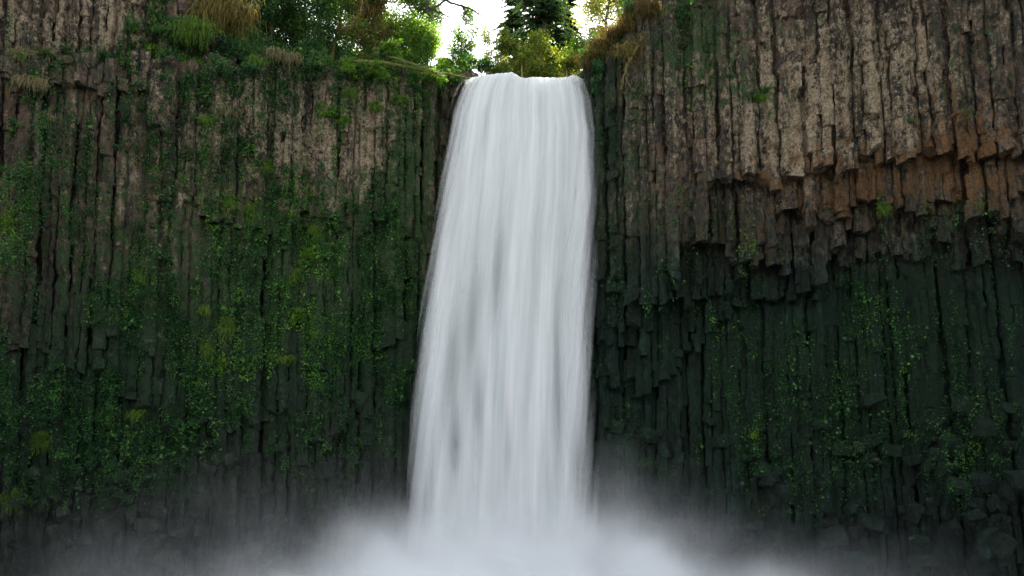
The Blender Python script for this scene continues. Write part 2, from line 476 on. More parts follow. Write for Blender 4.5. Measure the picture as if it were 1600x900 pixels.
def column_mesh(name, cx, cyy, z0, z1, r, seed, rough=1.0, lean=(0, 0), extra_rust=0.0, step=.26):
    rg = np.random.default_rng(seed)
    rough *= min(1.15, .45 + r * 1.3)
    n = int(rg.choice([5, 6, 6, 7])); m = n * 3
    rot = rg.uniform(0, 2 * math.pi)
    th = np.arange(m) / m * 2 * math.pi
    ph = (np.arange(m) % 3) / 3 * 2 * math.pi / n - math.pi / n
    sec = math.cos(math.pi / n) / np.cos(ph)
    sec = sec * (1 + rg.uniform(-.12, .12, m))
    # rings: regular ones plus a pair at each cross joint
    zs = list(np.arange(z0, z1, step)) + [z1]
    joints, z = [], z0 + rg.uniform(.3, 1.4)
    while z < z1 - .3:
        joints.append(z); z += rg.uniform(.5, 3.4)
    allz, blk, pinch = [], [], []
    for zz in zs:
        if all(abs(zz - j) > .09 for j in joints):
            allz.append(zz); pinch.append(0)
    for j in joints:
        allz += [j - .05, j, j + .05]; pinch += [0, 1, 0]
    o = np.argsort(allz); Z = np.array(allz)[o]; pin = np.array(pinch)[o]
    b = np.searchsorted(joints, Z, side='right') if joints else np.zeros(len(Z), int)
    nb = len(joints) + 1
    bs = rg.normal(0, .065 * rough, (nb, 2)); bsc = 1 + rg.normal(0, .07 * rough, nb)
    bsc = np.where(rg.uniform(size=nb) < .12 * rough, bsc * .74, bsc)
    R_ = r * bsc[b] * (1 - .05 * pin)
    X = cx + lean[0] * (Z - z1) + bs[b, 0]; Y = cyy + lean[1] * (Z - z1) + bs[b, 1]
    V = np.empty((len(Z), m, 3))
    V[:, :, 0] = X[:, None] + R_[:, None] * sec[None] * np.cos(th + rot)[None]
    V[:, :, 1] = Y[:, None] + R_[:, None] * sec[None] * np.sin(th + rot)[None]
    V[:, :, 2] = Z[:, None]
    # broken, slanting lower end
    k = np.exp(-(Z - z0) / .5)[:, None]
    sl = rg.normal(0, .35, 2)
    V[:, :, 2] += k * (sl[0] * np.cos(th) + sl[1] * np.sin(th))[None] * .5 * min(1.0, r * 1.6)
    V = V.reshape(-1, 3)
    dn = np.stack([fbm(V * 1.5, 3, 31), fbm(V * 1.5 + 50, 3, 32), .5 * fbm(V * 1.5 + 90, 2, 33)], 1)
    V += dn * .065 * rough
    V[:, :2] += +.075 * rough * np.stack([vnoise(V * 4.2, 41), vnoise(V * 3.6 + 9, 42)], 1)
    pit = smooth(.42, .75, vnoise(V * [1.3, 1.3, .9], 44)) * .32 * rough      # hollows where pieces have dropped out
    V[:, 1] += pit
    i = np.arange(len(Z) - 1)[:, None] * m; j = np.arange(m)[None]
    Q = np.stack([i + j, i + (j + 1) % m, i + m + (j + 1) % m, i + m + j], -1).reshape(-1, 4)
    nv = len(V)
    bot = V[:m].mean(0) + [0, 0, rg.uniform(-.05, .12)]; top = V[-m:].mean(0)
    V = np.vstack([V, bot, top])
    jj = np.arange(m)
    Tt = np.concatenate([np.stack([(jj + 1) % m, jj, np.full(m, nv)], 1),
                         np.stack([nv - m + jj, nv - m + (jj + 1) % m, np.full(m, nv + 1)], 1)])
    mk = masks(V)
    mk[:, 1] += extra_rust * np.exp(-np.maximum(V[:, 2] - z0, 0) / 1.1)
    mk[:, 0] *= rg.uniform(.6, 1.3)
    note_surface(V, Q)
    org = np.array([cx, cyy, z0])
    return make_mesh(name, V - org, Q, Tt, [ROCK], {"mask": mk}), org

def block_mesh(name, c, size, seed):
    """an angular block of broken rock: a cut, roughened box"""
    rg = np.random.default_rng(seed)
    g = 5
    a = np.linspace(-1, 1, g)
    pts, faces, idx = [], [], {}
    def vid(p):
        k = tuple(np.round(p, 4))
        if k not in idx: idx[k] = len(pts); pts.append(p)
        return idx[k]
    for ax in range(3):
        for s in (-1, 1):
            for i in range(g - 1):
                for j in range(g - 1):
                    q = []
                    for (di, dj) in ((0, 0), (1, 0), (1, 1), (0, 1)):
                        p = np.zeros(3); p[ax] = s; p[(ax + 1) % 3] = a[i + di]; p[(ax + 2) % 3] = a[j + dj]
                        q.append(vid(p))
                    faces.append(q if s > 0 else q[::-1])
    V = np.array(pts)
    for _ in range(5):                           # slice corners off
        nrm = unit(rg.normal(size=3)); d = rg.uniform(.75, 1.05)
        over = np.maximum(V @ nrm - d, 0)
        V = V - over[:, None] * nrm
    A = Matrix.Rotation(rg.uniform(-.5, .5), 3, 'X') @ Matrix.Rotation(rg.uniform(-.5, .5), 3, 'Y') @ Matrix.Rotation(rg.uniform(0, 3), 3, 'Z')
    V = (V * size) @ np.array(A).T
    W = V + c
    W = W + .10 * np.max(size) * np.stack([fbm(W * 1.3, 2, 61), fbm(W * 1.3 + 30, 2, 62), fbm(W * 1.3 + 60, 2, 63)], 1)
    Q = np.array(faces)
    note_surface(W, Q)
    mk = masks(W)
    if rg.uniform() < (.4 if np.max(size) < .25 else .0): mk[:, 0] = rg.uniform(.4, .8); mk[:, 3] *= .75; mk[:, 2] *= .4  # pale colour on some small blocks paints the glints of wet facets
    return make_mesh(name, W - c, Q, None, [ROCK], {"mask": mk})

def face_mesh(name, x0, x1, z0, ztop, back):
    xs = np.arange(x0, x1 + .01, .45); zs = np.arange(0, 1.0001, 1 / 70)
    X, S = np.meshgrid(xs, zs, indexing='ij')
    Zt = ztop(xs)
    Z = z0 + S * (Zt[:, None] - z0)
    Y = cliff_y(xs)[:, None] + back + 0 * S
    V = np.stack([X, Y, Z], -1).reshape(-1, 3)
    V[:, 1] += fbm(V * [.9, .9, .5], 3, 12) * .45
    a, b = len(xs), len(zs)
    i = np.arange(a - 1)[:, None] * b; j = np.arange(b - 1)[None]
    Q = np.stack([i + j, i + b + j, i + b + j + 1, i + j + 1], -1).reshape(-1, 4)
    note_surface(V, Q)
    return make_mesh(name, V, Q, None, [ROCK], {"mask": masks(V)})

def top_left(x):
    return np.interp(x, [-40, -20.5, -19, -17, -12, -4.8, -3, -2.3], [40, 40, 35.0, 33.0, 33.0, 34.5, 34.5, 33.0])
def top_right(x):
    return np.interp(x, [0, 3.4, 4.4, 5.3, 6.6, 8.2, 9.4, 12, 40], [33.0, 33.3, 33.6, 34.6, 36.0, 38.3, 40, 41, 42])
def edge_top(x):
    return np.where(np.asarray(x) < 0, top_left(x), top_right(x))

cliff_l = link("cliff_left", face_mesh("cliff_left", -40, 0, -.6, top_left, .55), kind='structure',
               label="mossy cliff wall of dark basalt columns, overgrown with small green plants")
cliff_r = link("cliff_right", face_mesh("cliff_right", 0, 40, -.6, top_right, .55), kind='structure',
               label="overhanging cliff wall of brown and rust stained basalt columns above dark wet rock")

def z_at(u, v, Y): return at(u, v, Y)[2]

ncol = [0, 0]
def add_column(side, x, y, z0, z1, r, rough=1.0, lean=(0, 0), rust=0.0):
    if z1 - z0 < .5: return
    me, org = column_mesh("basalt_column", x, y, z0, z1, r, 1000 + ncol[0] + 977 * ncol[1] + side * 5000, rough, lean, rust)
    link("basalt_column", me, cliff_l if side == 0 else cliff_r, loc=org)
    ncol[side] += 1

# right hand wall: five tiers, each standing back under the one above it
x = FALL_R + .1
k = 0
while x < 35:
    r = random.uniform(.22, .42) if random.random() < .85 else random.uniform(.42, .55)
    xc = x + r * .8
    yb = float(cliff_y(xc)) + .9 * float(smooth(6.2, 5.0, np.array(xc)))
    topz = float(top_right(xc)) + random.uniform(-.4, .3)
    if k % random.choice([3, 4, 5]) == 0: off = [random.gauss(0, 11) for _ in range(4)]
    lean_x = .045 * smooth(17, 26, np.array(xc)) * 1.0
    prev = topz
    grow = float(smooth(5.2, 9.5, np.array(xc)))
    for t in range(5):
        dep = (3.9, 2.8, 1.9, .8, .0)[t] * (.12 + .88 * grow)
        yy = yb - dep + random.uniform(-.30, .30)
        u = 800 + 1600 * F_W * xc / (yy)
        if t < 4:
            zb = z_at(u, float(RT[t](u)) + off[t] + random.gauss(0, 4), yy)
        else:
            zb = -.6
        if t == 0 or zb < prev - .5:
            add_column(1, xc + random.uniform(-.1, .1), yy, zb, prev + (0 if t == 0 else 1.2), r * random.uniform(.9, 1.12), 1.0,
                       (-lean_x * (1 if t >= 3 else .3), .012), random.uniform(-.2, .65) * (t <= 1) * float(smooth(8, 14, np.array(xc))))
            prev = min(prev, zb)
    x += r * 1.5
    k += 1

# left hand wall: the upper band set back on a ledge, then three tiers
x = FALL_L + .4
while x > -35:
    r = random.uniform(.20, .40) if random.random() < .85 else random.uniform(.40, .52)
    xc = x - r * .8
    yb = float(cliff_y(xc))
    near = float(smooth(-4.5, -9, np.array(xc)))
    u = 800 + 1600 * F_W * xc / (yb - 1.2)
    if u > 330:
        topz = z_at(u, 112 - 14 * float(smooth(620, 480, np.array(u))), yb - 1.2) + random.uniform(-.7, .45)
    else:
        topz = z_at(u, 96, yb - 1.2) + random.uniform(-.5, .35)
        add_column(0, xc, yb + .25 + random.uniform(-.25, .25), topz - .8, float(top_left(xc)) + random.uniform(-.5, .3), r, 1.0)
    prev = topz
    for t in range(3):
        dep = (1.5 - .45 * t) * (.4 + .6 * near)
        yy = yb - dep + random.uniform(-.26, .26)
        u = 800 + 1600 * F_W * xc / yy
        zb = z_at(u, float(LT[t](u)) + random.gauss(0, 9), yy) if t < 2 else -.6
        if zb < prev - .5:
            add_column(0, xc + random.uniform(-.1, .1), yy, zb, prev + (0 if t == 0 else 1.2), r * random.uniform(.9, 1.12), 1.0)
            prev = zb
    x -= r * 1.5

# wall behind the falling water
x = FALL_L
while x < FALL_R + .2:
    r = random.uniform(.4, .6)
    add_column(0 if x < 0 else 1, x, float(cliff_y(x)) + .35, -.6, 34.7 if x < -2.9 else 33.0, r, 1.2)
    x += r * 1.7

# broken blocks jutting from the foot of the walls
def blocks(side, n, box, smin, smax, seed):
    rg = np.random.default_rng(seed)
    for i in range(n):
        u = rg.uniform(box[0], box[1]); v = box[2] + (box[3] - box[2]) * rg.uniform() ** .7
        p = at(u, v, 54)
        y = float(cliff_y(p[0])) - rg.uniform(.2, .9) - 1.2 * smooth(780, 900, np.array(v))
        p = at(u, v, y)
        s = rg.uniform(smin, smax) * np.array([rg.uniform(.6, 1.3), rg.uniform(.5, .9), rg.uniform(.4, 1.0)])
        link("rock_block", block_mesh("rock_block", p, s, seed * 100 + i), cliff_l if side == 0 else cliff_r, loc=p)
blocks(0, 60, (0, 620, 650, 900), .25, .75, 3)
blocks(0, 10, (440, 560, 600, 730), .5, 1.0, 5)
blocks(1, 85, (960, 1600, 610, 900), .25, .75, 4)
blocks(1, 70, (960, 1600, 600, 880), .10, .28, 6)
blocks(0, 50, (0, 600, 640, 890), .10, .28, 7)
print("columns", ncol, time.time() - T0)

# ---------------------------------------------------------------- a relief map of the rock for rooting plants
GX0, GX1, GZ0, GZ1, GS = -38.0, 38.0, -1.0, 42.0, .10
nx, nz = int((GX1 - GX0) / GS), int((GZ1 - GZ0) / GS)
H = np.full((nx, nz), 1e3)
tr = np.concatenate(SURF_V).reshape(-1, 3, 3)
ar = np.linalg.norm(np.cross(tr[:, 1] - tr[:, 0], tr[:, 2] - tr[:, 0]), axis=1)
pick = RNG.choice(len(tr), 3_000_000, p=ar / ar.sum())
w = RNG.uniform(size=(len(pick), 2)); fl = w.sum(1) > 1; w[fl] = 1 - w[fl]
tt = tr[pick]
S = tt[:, 0] + w[:, :1] * (tt[:, 1] - tt[:, 0]) + w[:, 1:] * (tt[:, 2] - tt[:, 0])
ix = ((S[:, 0] - GX0) / GS).astype(int); iz = ((S[:, 2] - GZ0) / GS).astype(int)
ok = (ix >= 0) & (ix < nx) & (iz >= 0) & (iz < nz)
np.minimum.at(H, (ix[ok], iz[ok]), S[ok, 1])
del tt, S, tr, SURF_V
for _ in range(3):
    e = H > 500
    if not e.any(): break
    Hn = H.copy()
    for (a, b) in ((1, 0), (-1, 0), (0, 1), (0, -1)):
        s_ = np.roll(np.roll(H, a, 0), b, 1)
        Hn = np.where(e & (s_ < Hn), s_, Hn)
    H = Hn

def rock_y(x, z):
    ix = np.clip(((np.asarray(x) - GX0) / GS).astype(int), 0, nx - 1); iz = np.clip(((np.asarray(z) - GZ0) / GS).astype(int), 0, nz - 1)
    return H[ix, iz]

def on_rock(u, v):
    """point of the rock face seen at photograph pixel (u, v)"""
    y = 54.0
    for _ in range(6):
        p = at(u, v, y)
        h = float(rock_y(p[0], p[2]))
        if h > 500: h = float(cliff_y(p[0])) - .5
        y = .5 * y + .5 * h
    p = at(u, v, y)
    return p
print("relief", time.time() - T0)

# ---------------------------------------------------------------- ground, gorge, water
def grid_mesh(name, X, Y, Z, mat, smooth_shade=True):
    a, b = X.shape
    V = np.stack([X, Y, Z], -1).reshape(-1, 3)
    i = np.arange(a - 1)[:, None] * b; j = np.arange(b - 1)[None]
    Q = np.stack([i + j, i + b + j, i + b + j + 1, i + j + 1], -1).reshape(-1, 4)
    return make_mesh(name, V, Q, None, [mat], smooth_shade=smooth_shade)

# plateau above the falls, reaching to the horizon
def plateau_z(x, d):
    x = np.asarray(x, float)
    left = smooth(-4.5, -8.5, x); right = smooth(4.5, 8.0, x)
    rise = left * np.minimum(d * .78, 6.0) + right * np.minimum(d * .5, 5.0) + 0.0
    return edge_top(x) - .25 + rise + (left + right) * .35 * n2(x * .5, d * .5, 8)
xs = np.concatenate([np.linspace(-700, -42, 14), np.arange(-40, 40.1, .6), np.linspace(42, 700, 14)])
ds = np.concatenate([np.arange(0, 16, .6), np.geomspace(17, 1200, 24)])
Xg, Dg = np.meshgrid(xs, ds, indexing='ij')
ye = 57.2 - .0092 * np.minimum(np.abs(xs), 40) ** 2
ye = np.where(np.abs(xs) < 40, cliff_y(np.clip(xs, -40, 40)), ye)
Yg = ye[:, None] + .2 + Dg
Zg = plateau_z(np.clip(Xg, -40, 40).ravel(), Dg.ravel()).reshape(Xg.shape)
link("ground_plateau", grid_mesh("ground_plateau", Xg, Yg, Zg, EARTH), kind='structure', label="mossy forest floor on top of the cliff above the falls")
# gorge floor, and unseen slopes behind the viewer added to cut low sky light
th = np.linspace(0, 2 * math.pi, 145); rr = np.concatenate([np.linspace(0, 40, 16), np.linspace(43, 90, 18), np.geomspace(100, 1500, 10)])
Tg, Rg = np.meshgrid(th, rr, indexing='ij')
Xq = Rg * np.cos(Tg) * .95; Yq = 17 + Rg * np.sin(Tg)
rise = smooth(44, 95, Rg) * 20
infront = smooth(.45, .75, np.sin(Tg)) 
Zq = -.55 + rise * (1 - infront) - 4 * infront * smooth(30, 44, Rg) + .25 * n2(Xq.ravel() * .3, Yq.ravel() * .3, 5).reshape(Xq.shape) * smooth(38, 44, Rg)
link("ground_gorge", grid_mesh("ground_gorge", Xq, Yq, Zq, GRAVEL), kind='structure', label="stony gorge floor rising to unseen slopes added to shade the gorge")
# plunge pool and the stream on top
xp, yp = np.meshgrid(np.linspace(-30, 30, 61), np.linspace(14, 57.5, 45), indexing='ij')
link("pool_water", grid_mesh("pool_water", xp, yp, .06 * n2(xp.ravel() * .8, yp.ravel() * .8, 3).reshape(xp.shape), WATER), kind='structure', label="plunge pool at the foot of the waterfall")
xp, yp = np.meshgrid(np.linspace(-3.4, 4.3, 30), np.linspace(57.0, 120, 90), indexing='ij')
link("stream_water", grid_mesh("stream_water", xp, yp, 33.2 + .08 * n2(xp.ravel() * 1.2, yp.ravel() * .8, 3).reshape(xp.shape) + (yp - 57) * .01, WATER), kind='structure', label="stream running up to the lip of the falls")

# ---------------------------------------------------------------- the waterfall
EL = poly([(108, 742), (122, 728), (140, 716), (175, 704), (260, 690), (380, 673), (520, 656), (640, 645), (760, 639), (930, 636)])
ER = poly([(108, 900), (122, 912), (150, 924), (200, 935), (300, 938), (380, 933), (500, 929), (640, 930), (760, 932), (930, 934)])
CREST = poly([(0, 124), (.05, 121), (.15, 118), (.25, 115), (.37, 113.5), (.43, 117), (.48, 122.5), (.56, 121), (.75, 122), (.86, 121), (.93, 117), (.97, 122), (1, 130)])
GAPS = [(.42, 430, .05, 100, .5), (.30, 500, .055, 130, .5), (.20, 570, .045, 100, .45), (.36, 640, .035, 70, .4), (.24, 700, .04, 60, .45), (.62, 330, .03, 130, .25),
        (.70, 300, .02, 90, .25), (.13, 300, .03, 160, .3), (.78, 560, .025, 150, .35), (.52, 700, .02, 70, .3), (.88, 720, .03, 60, .35), (.94, 210, .03, 110, .55), (.25, 190, .02, 60, .35), (.8, 650, .02, 90, .3)]

def curtain(name, mat, off, seed, amp, s0=0.0, s1=1.0, cover=1.0, ns=230, nt_=150, gaps=1.0, soft=.035, widen=0.0):
    s = np.linspace(s0, s1, ns); q = np.linspace(0, 1, nt_)
    nroll = 26
    S_, Q_ = np.meshgrid(s, np.arange(nt_ + nroll), indexing='ij')
    V = np.zeros((ns, nt_ + nroll, 3)); st = np.zeros((ns, nt_ + nroll, 4)); st[..., 3] = 1
    for i, si in enumerate(s):
        cv = float(CREST(si)) + 1.2 * float(n1(si * 17, seed)[0]) + 1.6 * float(n1(si * 60, seed + 4)[0])
        # water arriving over the lip
        ylip = 56.6 - off
        vs = cv + (925 - cv) * q ** 1.15
        ul = EL(vs) - widen; ur = ER(vs) + widen
        us = ul + (ur - ul) * si
        drop = (vs - cv) / 800
        fold = (n2(np.full(nt_, si * 7.0), vs * .0022, 11) * .50 + n2(np.full(nt_, si * 19.0), vs * .003, seed + 3) * .10 + n2(np.full(nt_, si * 50.0), vs * .004, seed + 5) * .012) * amp * smooth(0, .15, drop)
        bow = 1.1 * (1 - (2 * si - 1) ** 2)
        ys = ylip - 1.9 * np.sqrt(np.maximum(drop, 0)) - bow * smooth(0, .3, drop) - fold
        P = np.array([at(a, b, c) for a, b, c in zip(us, vs, ys)])
        V[i, nroll:] = P
        p0 = P[0]
        w_ = np.linspace(1, 0, nroll, endpoint=False)
        V[i, :nroll, 0] = p0[0] * (1 - .05 * w_); V[i, :nroll, 1] = p0[1] + w_ * 2.6; V[i, :nroll, 2] = p0[2] - .10 * w_ - .9 * w_ ** 2
        g = 1.0
        gv = np.zeros(nt_)
        for (a, b, sa, sb, k_) in GAPS:
            gv += 1.4 * k_ * np.exp(-((si + .012 * n1(vs * .01, seed)  - a) / sa) ** 2 - ((vs - b) / sb) ** 2)
        edge = min(si - s0, s1 - si) / (s1 - s0)
        ecov = smooth(0, soft, edge + soft * .5 * n1(vs * .012 + si * 40, seed + 8)) if soft > 0 else 1.0
        cvr = cover * ecov * (1 - gaps * np.clip(gv, 0, .85))
        st[i, nroll:, 0] = si; st[i, nroll:, 1] = P[:, 2]; st[i, nroll:, 2] = np.clip(cvr, 0, 1.4)
        st[i, :nroll, 0] = si; st[i, :nroll, 1] = p0[2] + w_; st[i, :nroll, 2] = cover * smooth(0, .05, edge)
    b = nt_ + nroll
    i = np.arange(ns - 1)[:, None] * b; j = np.arange(b - 1)[None]
    Q = np.stack([i + j, i + j + 1, i + b + j + 1, i + b + j], -1).reshape(-1, 4)
    return make_mesh(name, V.reshape(-1, 3), Q, None, [mat], {"st": st.reshape(-1, 4)}, smooth_shade=True)

W1 = fall_material("fall_water_body", 1.0, .90)
W2 = fall_material("fall_water_veil", 2.0, .40)
W3 = fall_material("fall_water_wisp", 3.0, .30)
fall = link("waterfall", curtain("waterfall", W1, 0.0, 11, 1.0, gaps=.9, soft=.15), kind='structure',
            label="tall white waterfall plunging over the lip between the two cliff walls")
link("water_curtain", curtain("water_curtain", W2, .55, 12, 1.2, .02, .98, .85, gaps=1.0, soft=.20), fall)
link("water_curtain", curtain("water_curtain", W3, .95, 13, 1.3, .0, 1.0, .75, gaps=1.0, soft=.20, widen=4), fall)
link("water_curtain", curtain("water_curtain", W3, -.5, 14, .8, .0, 1.0, .8, gaps=.9, soft=.14, widen=4), fall)
print("fall", time.time() - T0)

# ---------------------------------------------------------------- spray at the foot of the falls
def mist_material(puffs):
    m, nt, N, L = new_mat("spray")
    geo = N.new("ShaderNodeNewGeometry"); pos = geo.outputs['Position']
    nz_ = noise(N, L, pos, .30, 5, .55, .4)
    wv = N.new("ShaderNodeVectorMath"); wv.operation = 'MULTIPLY_ADD'
    nzc = N.new("ShaderNodeTexNoise"); nzc.inputs['Scale'].default_value = .22; nzc.inputs['Detail'].default_value = 2
    L.new(pos, nzc.inputs['Vector'])
    wv.inputs[1].default_value = (4.6, 4.6, 4.6); L.new(nzc.outputs[1], wv.inputs[0]); L.new(pos, wv.inputs[2])
    tot = None
    for (c, s, k_) in puffs:
        a = N.new("ShaderNodeVectorMath"); a.operation = 'SUBTRACT'; L.new(wv.outputs[0], a.inputs[0]); a.inputs[1].default_value = [c[i] + 2.3 for i in range(3)]
        b = N.new("ShaderNodeVectorMath"); b.operation = 'DIVIDE'; L.new(a.outputs[0], b.inputs[0]); b.inputs[1].default_value = s
        d = N.new("ShaderNodeVectorMath"); d.operation = 'DOT_PRODUCT'; L.new(b.outputs[0], d.inputs[0]); L.new(b.outputs[0], d.inputs[1])
        e = mth(N, L, 'MULTIPLY', mth(N, L, 'EXPONENT', mth(N, L, 'MULTIPLY', d.outputs['Value'], -1.0)), k_)
        tot = e if tot is None else mth(N, L, 'ADD', tot, e)
    den = mth(N, L, 'MULTIPLY', tot, mth(N, L, 'ADD', .38, mth(N, L, 'MULTIPLY', sstep(N, L, nz_, .26, .74), 1.1)))
    v = N.new("ShaderNodeVolumePrincipled")
    v.inputs['Color'].default_value = (.97, .98, .99, 1)
    v.inputs['Anisotropy'].default_value = .2
    L.new(den, v.inputs['Density'])
    o = N.new("ShaderNodeOutputMaterial"); L.new(v.outputs[0], o.inputs['Volume'])
    return m

PUFFS = [((-.5, 50.5, -.8), (7.2, 3.2, 2.7), 1.7), ((-7.4, 51, .3), (2.4, 2.2, 2.2), .26), ((-11.0, 50.5, -.6), (4.2, 2.6, 1.7), .24), ((6.9, 51.3, 1.4), (2.1, 1.9, 3.2), .30),
         ((9.4, 50.5, .5), (2.0, 2.2, 2.1), .26), ((13, 50, -.6), (4.2, 2.6, 1.7), .18), ((-19, 48, -.6), (7, 3, 3.0), .04), ((18, 47.5, -.6), (6, 3, 2.2), .03),
         ((-.6, 52, 1.2), (5.2, 1.6, 2.4), .5), ((-13, 49.5, 2.5), (8, 2.5, 3.5), .014)]
def box_mesh(name, lo, hi, mat):
    V = np.array([[x, y, z] for x in (lo[0], hi[0]) for y in (lo[1], hi[1]) for z in (lo[2], hi[2])])
    Q = [[0, 1, 3, 2], [4, 6, 7, 5], [0, 4, 5, 1], [2, 3, 7, 6], [0, 2, 6, 4], [1, 5, 7, 3]]
    return make_mesh(name, V, np.array(Q), None, [mat])
MIST = mist_material(PUFFS)
link("mist", box_mesh("mist", (-27, 43, -.5), (26, 56.5, 10), MIST), kind='stuff', label="white spray drifting round the foot of the waterfall")
cy.volume_step_rate = .14
cy.volume_preview_step_rate = .08
cy.volume_max_steps = 256

# ---------------------------------------------------------------- plants on the rock
DENS_L = [(480, 108, 190, 20, 1.7), (285, 100, 70, 45, 1.3), (640, 122, 70, 22, 1.5), (120, 690, 200, 70, .9), (420, 610, 150, 60, .6), (150, 100, 120, 18, 1.0), (330, 470, 260, 190, .85), (490, 430, 90, 190, 1.8), (60, 300, 140, 160, .7), (100, 580, 200, 140, .8), (280, 110, 150, 90, 1.2), (600, 470, 80, 160, .8), (560, 170, 70, 70, .8), (660, 230, 50, 160, .9), (480, 90, 120, 40, 1.3),
          (650, 130, 60, 40, 1.2), (370, 300, 120, 80, .8), (250, 640, 200, 80, .7)]
DENS_R = [(960, 190, 50, 160, 1.0), (1060, 60, 70, 60, .8), (1000, 420, 90, 160, .6), (1180, 560, 200, 130, .8), (1400, 560, 190, 150, .7), (1200, 700, 250, 80, 1.0), (1500, 690, 160, 110, .9), (1250, 470, 200, 60, .4), (1190, 150, 60, 40, .5), (1480, 330, 80, 40, .35), (1120, 400, 60, 80, .5), (1500, 90, 120, 90, .25)]

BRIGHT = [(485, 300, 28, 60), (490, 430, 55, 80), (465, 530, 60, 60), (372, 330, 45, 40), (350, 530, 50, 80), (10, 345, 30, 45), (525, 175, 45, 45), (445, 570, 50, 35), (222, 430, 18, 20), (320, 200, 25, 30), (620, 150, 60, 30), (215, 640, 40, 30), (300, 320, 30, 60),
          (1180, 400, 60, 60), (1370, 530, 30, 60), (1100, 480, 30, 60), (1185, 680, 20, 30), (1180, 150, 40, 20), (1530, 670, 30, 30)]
def creepers(name, dens, ntry, box, label, lo, hi, leaf, seed, hangs=.55, vivid=1.0):
    rg = np.random.default_rng(seed)
    u = rg.uniform(box[0], box[1], ntry); v = rg.uniform(box[2], box[3], ntry)
    d = 0
    for (a, b, sa, sb, k_) in dens: d = d + k_ * np.exp(-((u - a) / sa) ** 2 - ((v - b) / sb) ** 2)
    d = d * np.clip(.60 + 1.5 * n2(u * .024, v * .013, seed) + 1.0 * n2(u * .055, v * .02, seed + 1), 0, 2) 
    keep = rg.uniform(size=ntry) < np.clip(d, 0, 1.3) / 1.3
    u, v = u[keep], v[keep]
    bag = Bag()
    PP, DD, LL, TT = [], [], [], []
    for a, b in zip(u, v):
        c = at(a, b, 53.0)
        lsz = float(np.exp(rg.normal(-.1, .42)))
        n = int(rg.integers(lo, hi) * np.clip(1.1 / lsz, .6, 2.2))
        hang = rg.uniform() < hangs
        mat_ = rg.uniform() < .22
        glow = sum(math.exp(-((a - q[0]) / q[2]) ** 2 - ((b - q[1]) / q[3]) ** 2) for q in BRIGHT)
        if mat_: n = int(n * 2.6 * rg.uniform(.6, 1.3)); lsz *= .75; hang = False
        sx, sz = (rg.uniform(.05, .14), rg.uniform(.3, .9)) if hang else (rg.uniform(.12, .30), rg.uniform(.12, .34))
        y0 = float(rock_y(c[0], c[2]));
        if y0 > 500: continue
        k_ = y0 / 53.0
        c = at(a, b, y0)
        x = c[0] + rg.normal(0, sx, n); z = c[2] + rg.normal(0, sz, n)
        y = rock_y(x, z)
        y = np.where((y > 500) | (np.abs(y - y0) > 1.2), y0, y)
        PP.append(np.stack([x, y - rg.uniform(.0, .16, n), z], 1))
        dr = rg.normal(size=(n, 3)) * .8 + [0, -.6, -.35]
        DD.append(dr)
        LL.append(rg.uniform(leaf * .6, leaf * 1.4, n) * lsz)
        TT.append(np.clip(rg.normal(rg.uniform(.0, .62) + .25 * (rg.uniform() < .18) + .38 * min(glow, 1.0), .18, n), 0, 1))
    P = np.concatenate(PP); D = np.concatenate(DD); Ln = np.concatenate(LL); Tn = np.concatenate(TT) * vivid
    add_leaves(bag, P, D, Ln, Ln * rg.uniform(.6, .95, len(P)), Tn, N=rg.normal(size=(len(P), 3)) * .6 + [0, -.5, .8])
    print(name, len(P))
    return link(name, bag.mesh(name, LEAF_CLIFF), kind='stuff', label=label)
creepers("creeper_leaves", DENS_L, 9000, (-40, 720, 30, 800), "small leafy creepers and liverworts scattered over the left mossy wall", 14, 60, .105, 21)
creepers("creeper_leaves", DENS_R, 8600, (910, 1650, 30, 800), "sparse strings of small leaves on the right rock wall", 6, 24, .095, 22, .85, 1.0)

def undergrowth(name, x0, x1, n, label, mat, leaf, seed, dmax=9.0):
    rg = np.random.default_rng(seed)
    bag = Bag(); ncl = n // 40
    x = rg.uniform(x0, x1, ncl); d = dmax * rg.uniform(0, 1, ncl) ** 1.3 - .1
    x = np.repeat(x, 40) + rg.normal(0, .28, ncl * 40); d = np.repeat(d, 40) + rg.normal(0, .28, ncl * 40)
    z = plateau_z(x, np.maximum(d, 0)) + np.repeat(rg.uniform(.1, .8, ncl), 40) * rg.uniform(0, 1.2, ncl * 40)
    y = cliff_y(x) + .2 + d
    P = np.stack([x, y, z], 1)
    tint = np.clip(np.repeat(rg.uniform(.05, .9, ncl), 40) + rg.normal(0, .15, len(P)), 0, 1)
    add_leaves(bag, P, rg.normal(size=P.shape) + [0, -.5, .1], rg.uniform(.6, 1.5, len(P)) * leaf, rg.uniform(.4, .8, len(P)) * leaf, tint, N=rg.normal(size=P.shape) * .7 + [0, -.3, .8])
    return link(name, bag.mesh(name, mat), kind='stuff', label=label)
undergrowth("undergrowth", -21, -3.6, 46000, "dark leafy undergrowth covering the left bank", LEAF_DARK, .19, 31)
undergrowth("undergrowth", 4.6, 12, 12000, "dark leafy undergrowth covering the right bank", LEAF_DARK, .17, 32, 5.0)

def pick_on(u, v):
    return on_rock(u, v)

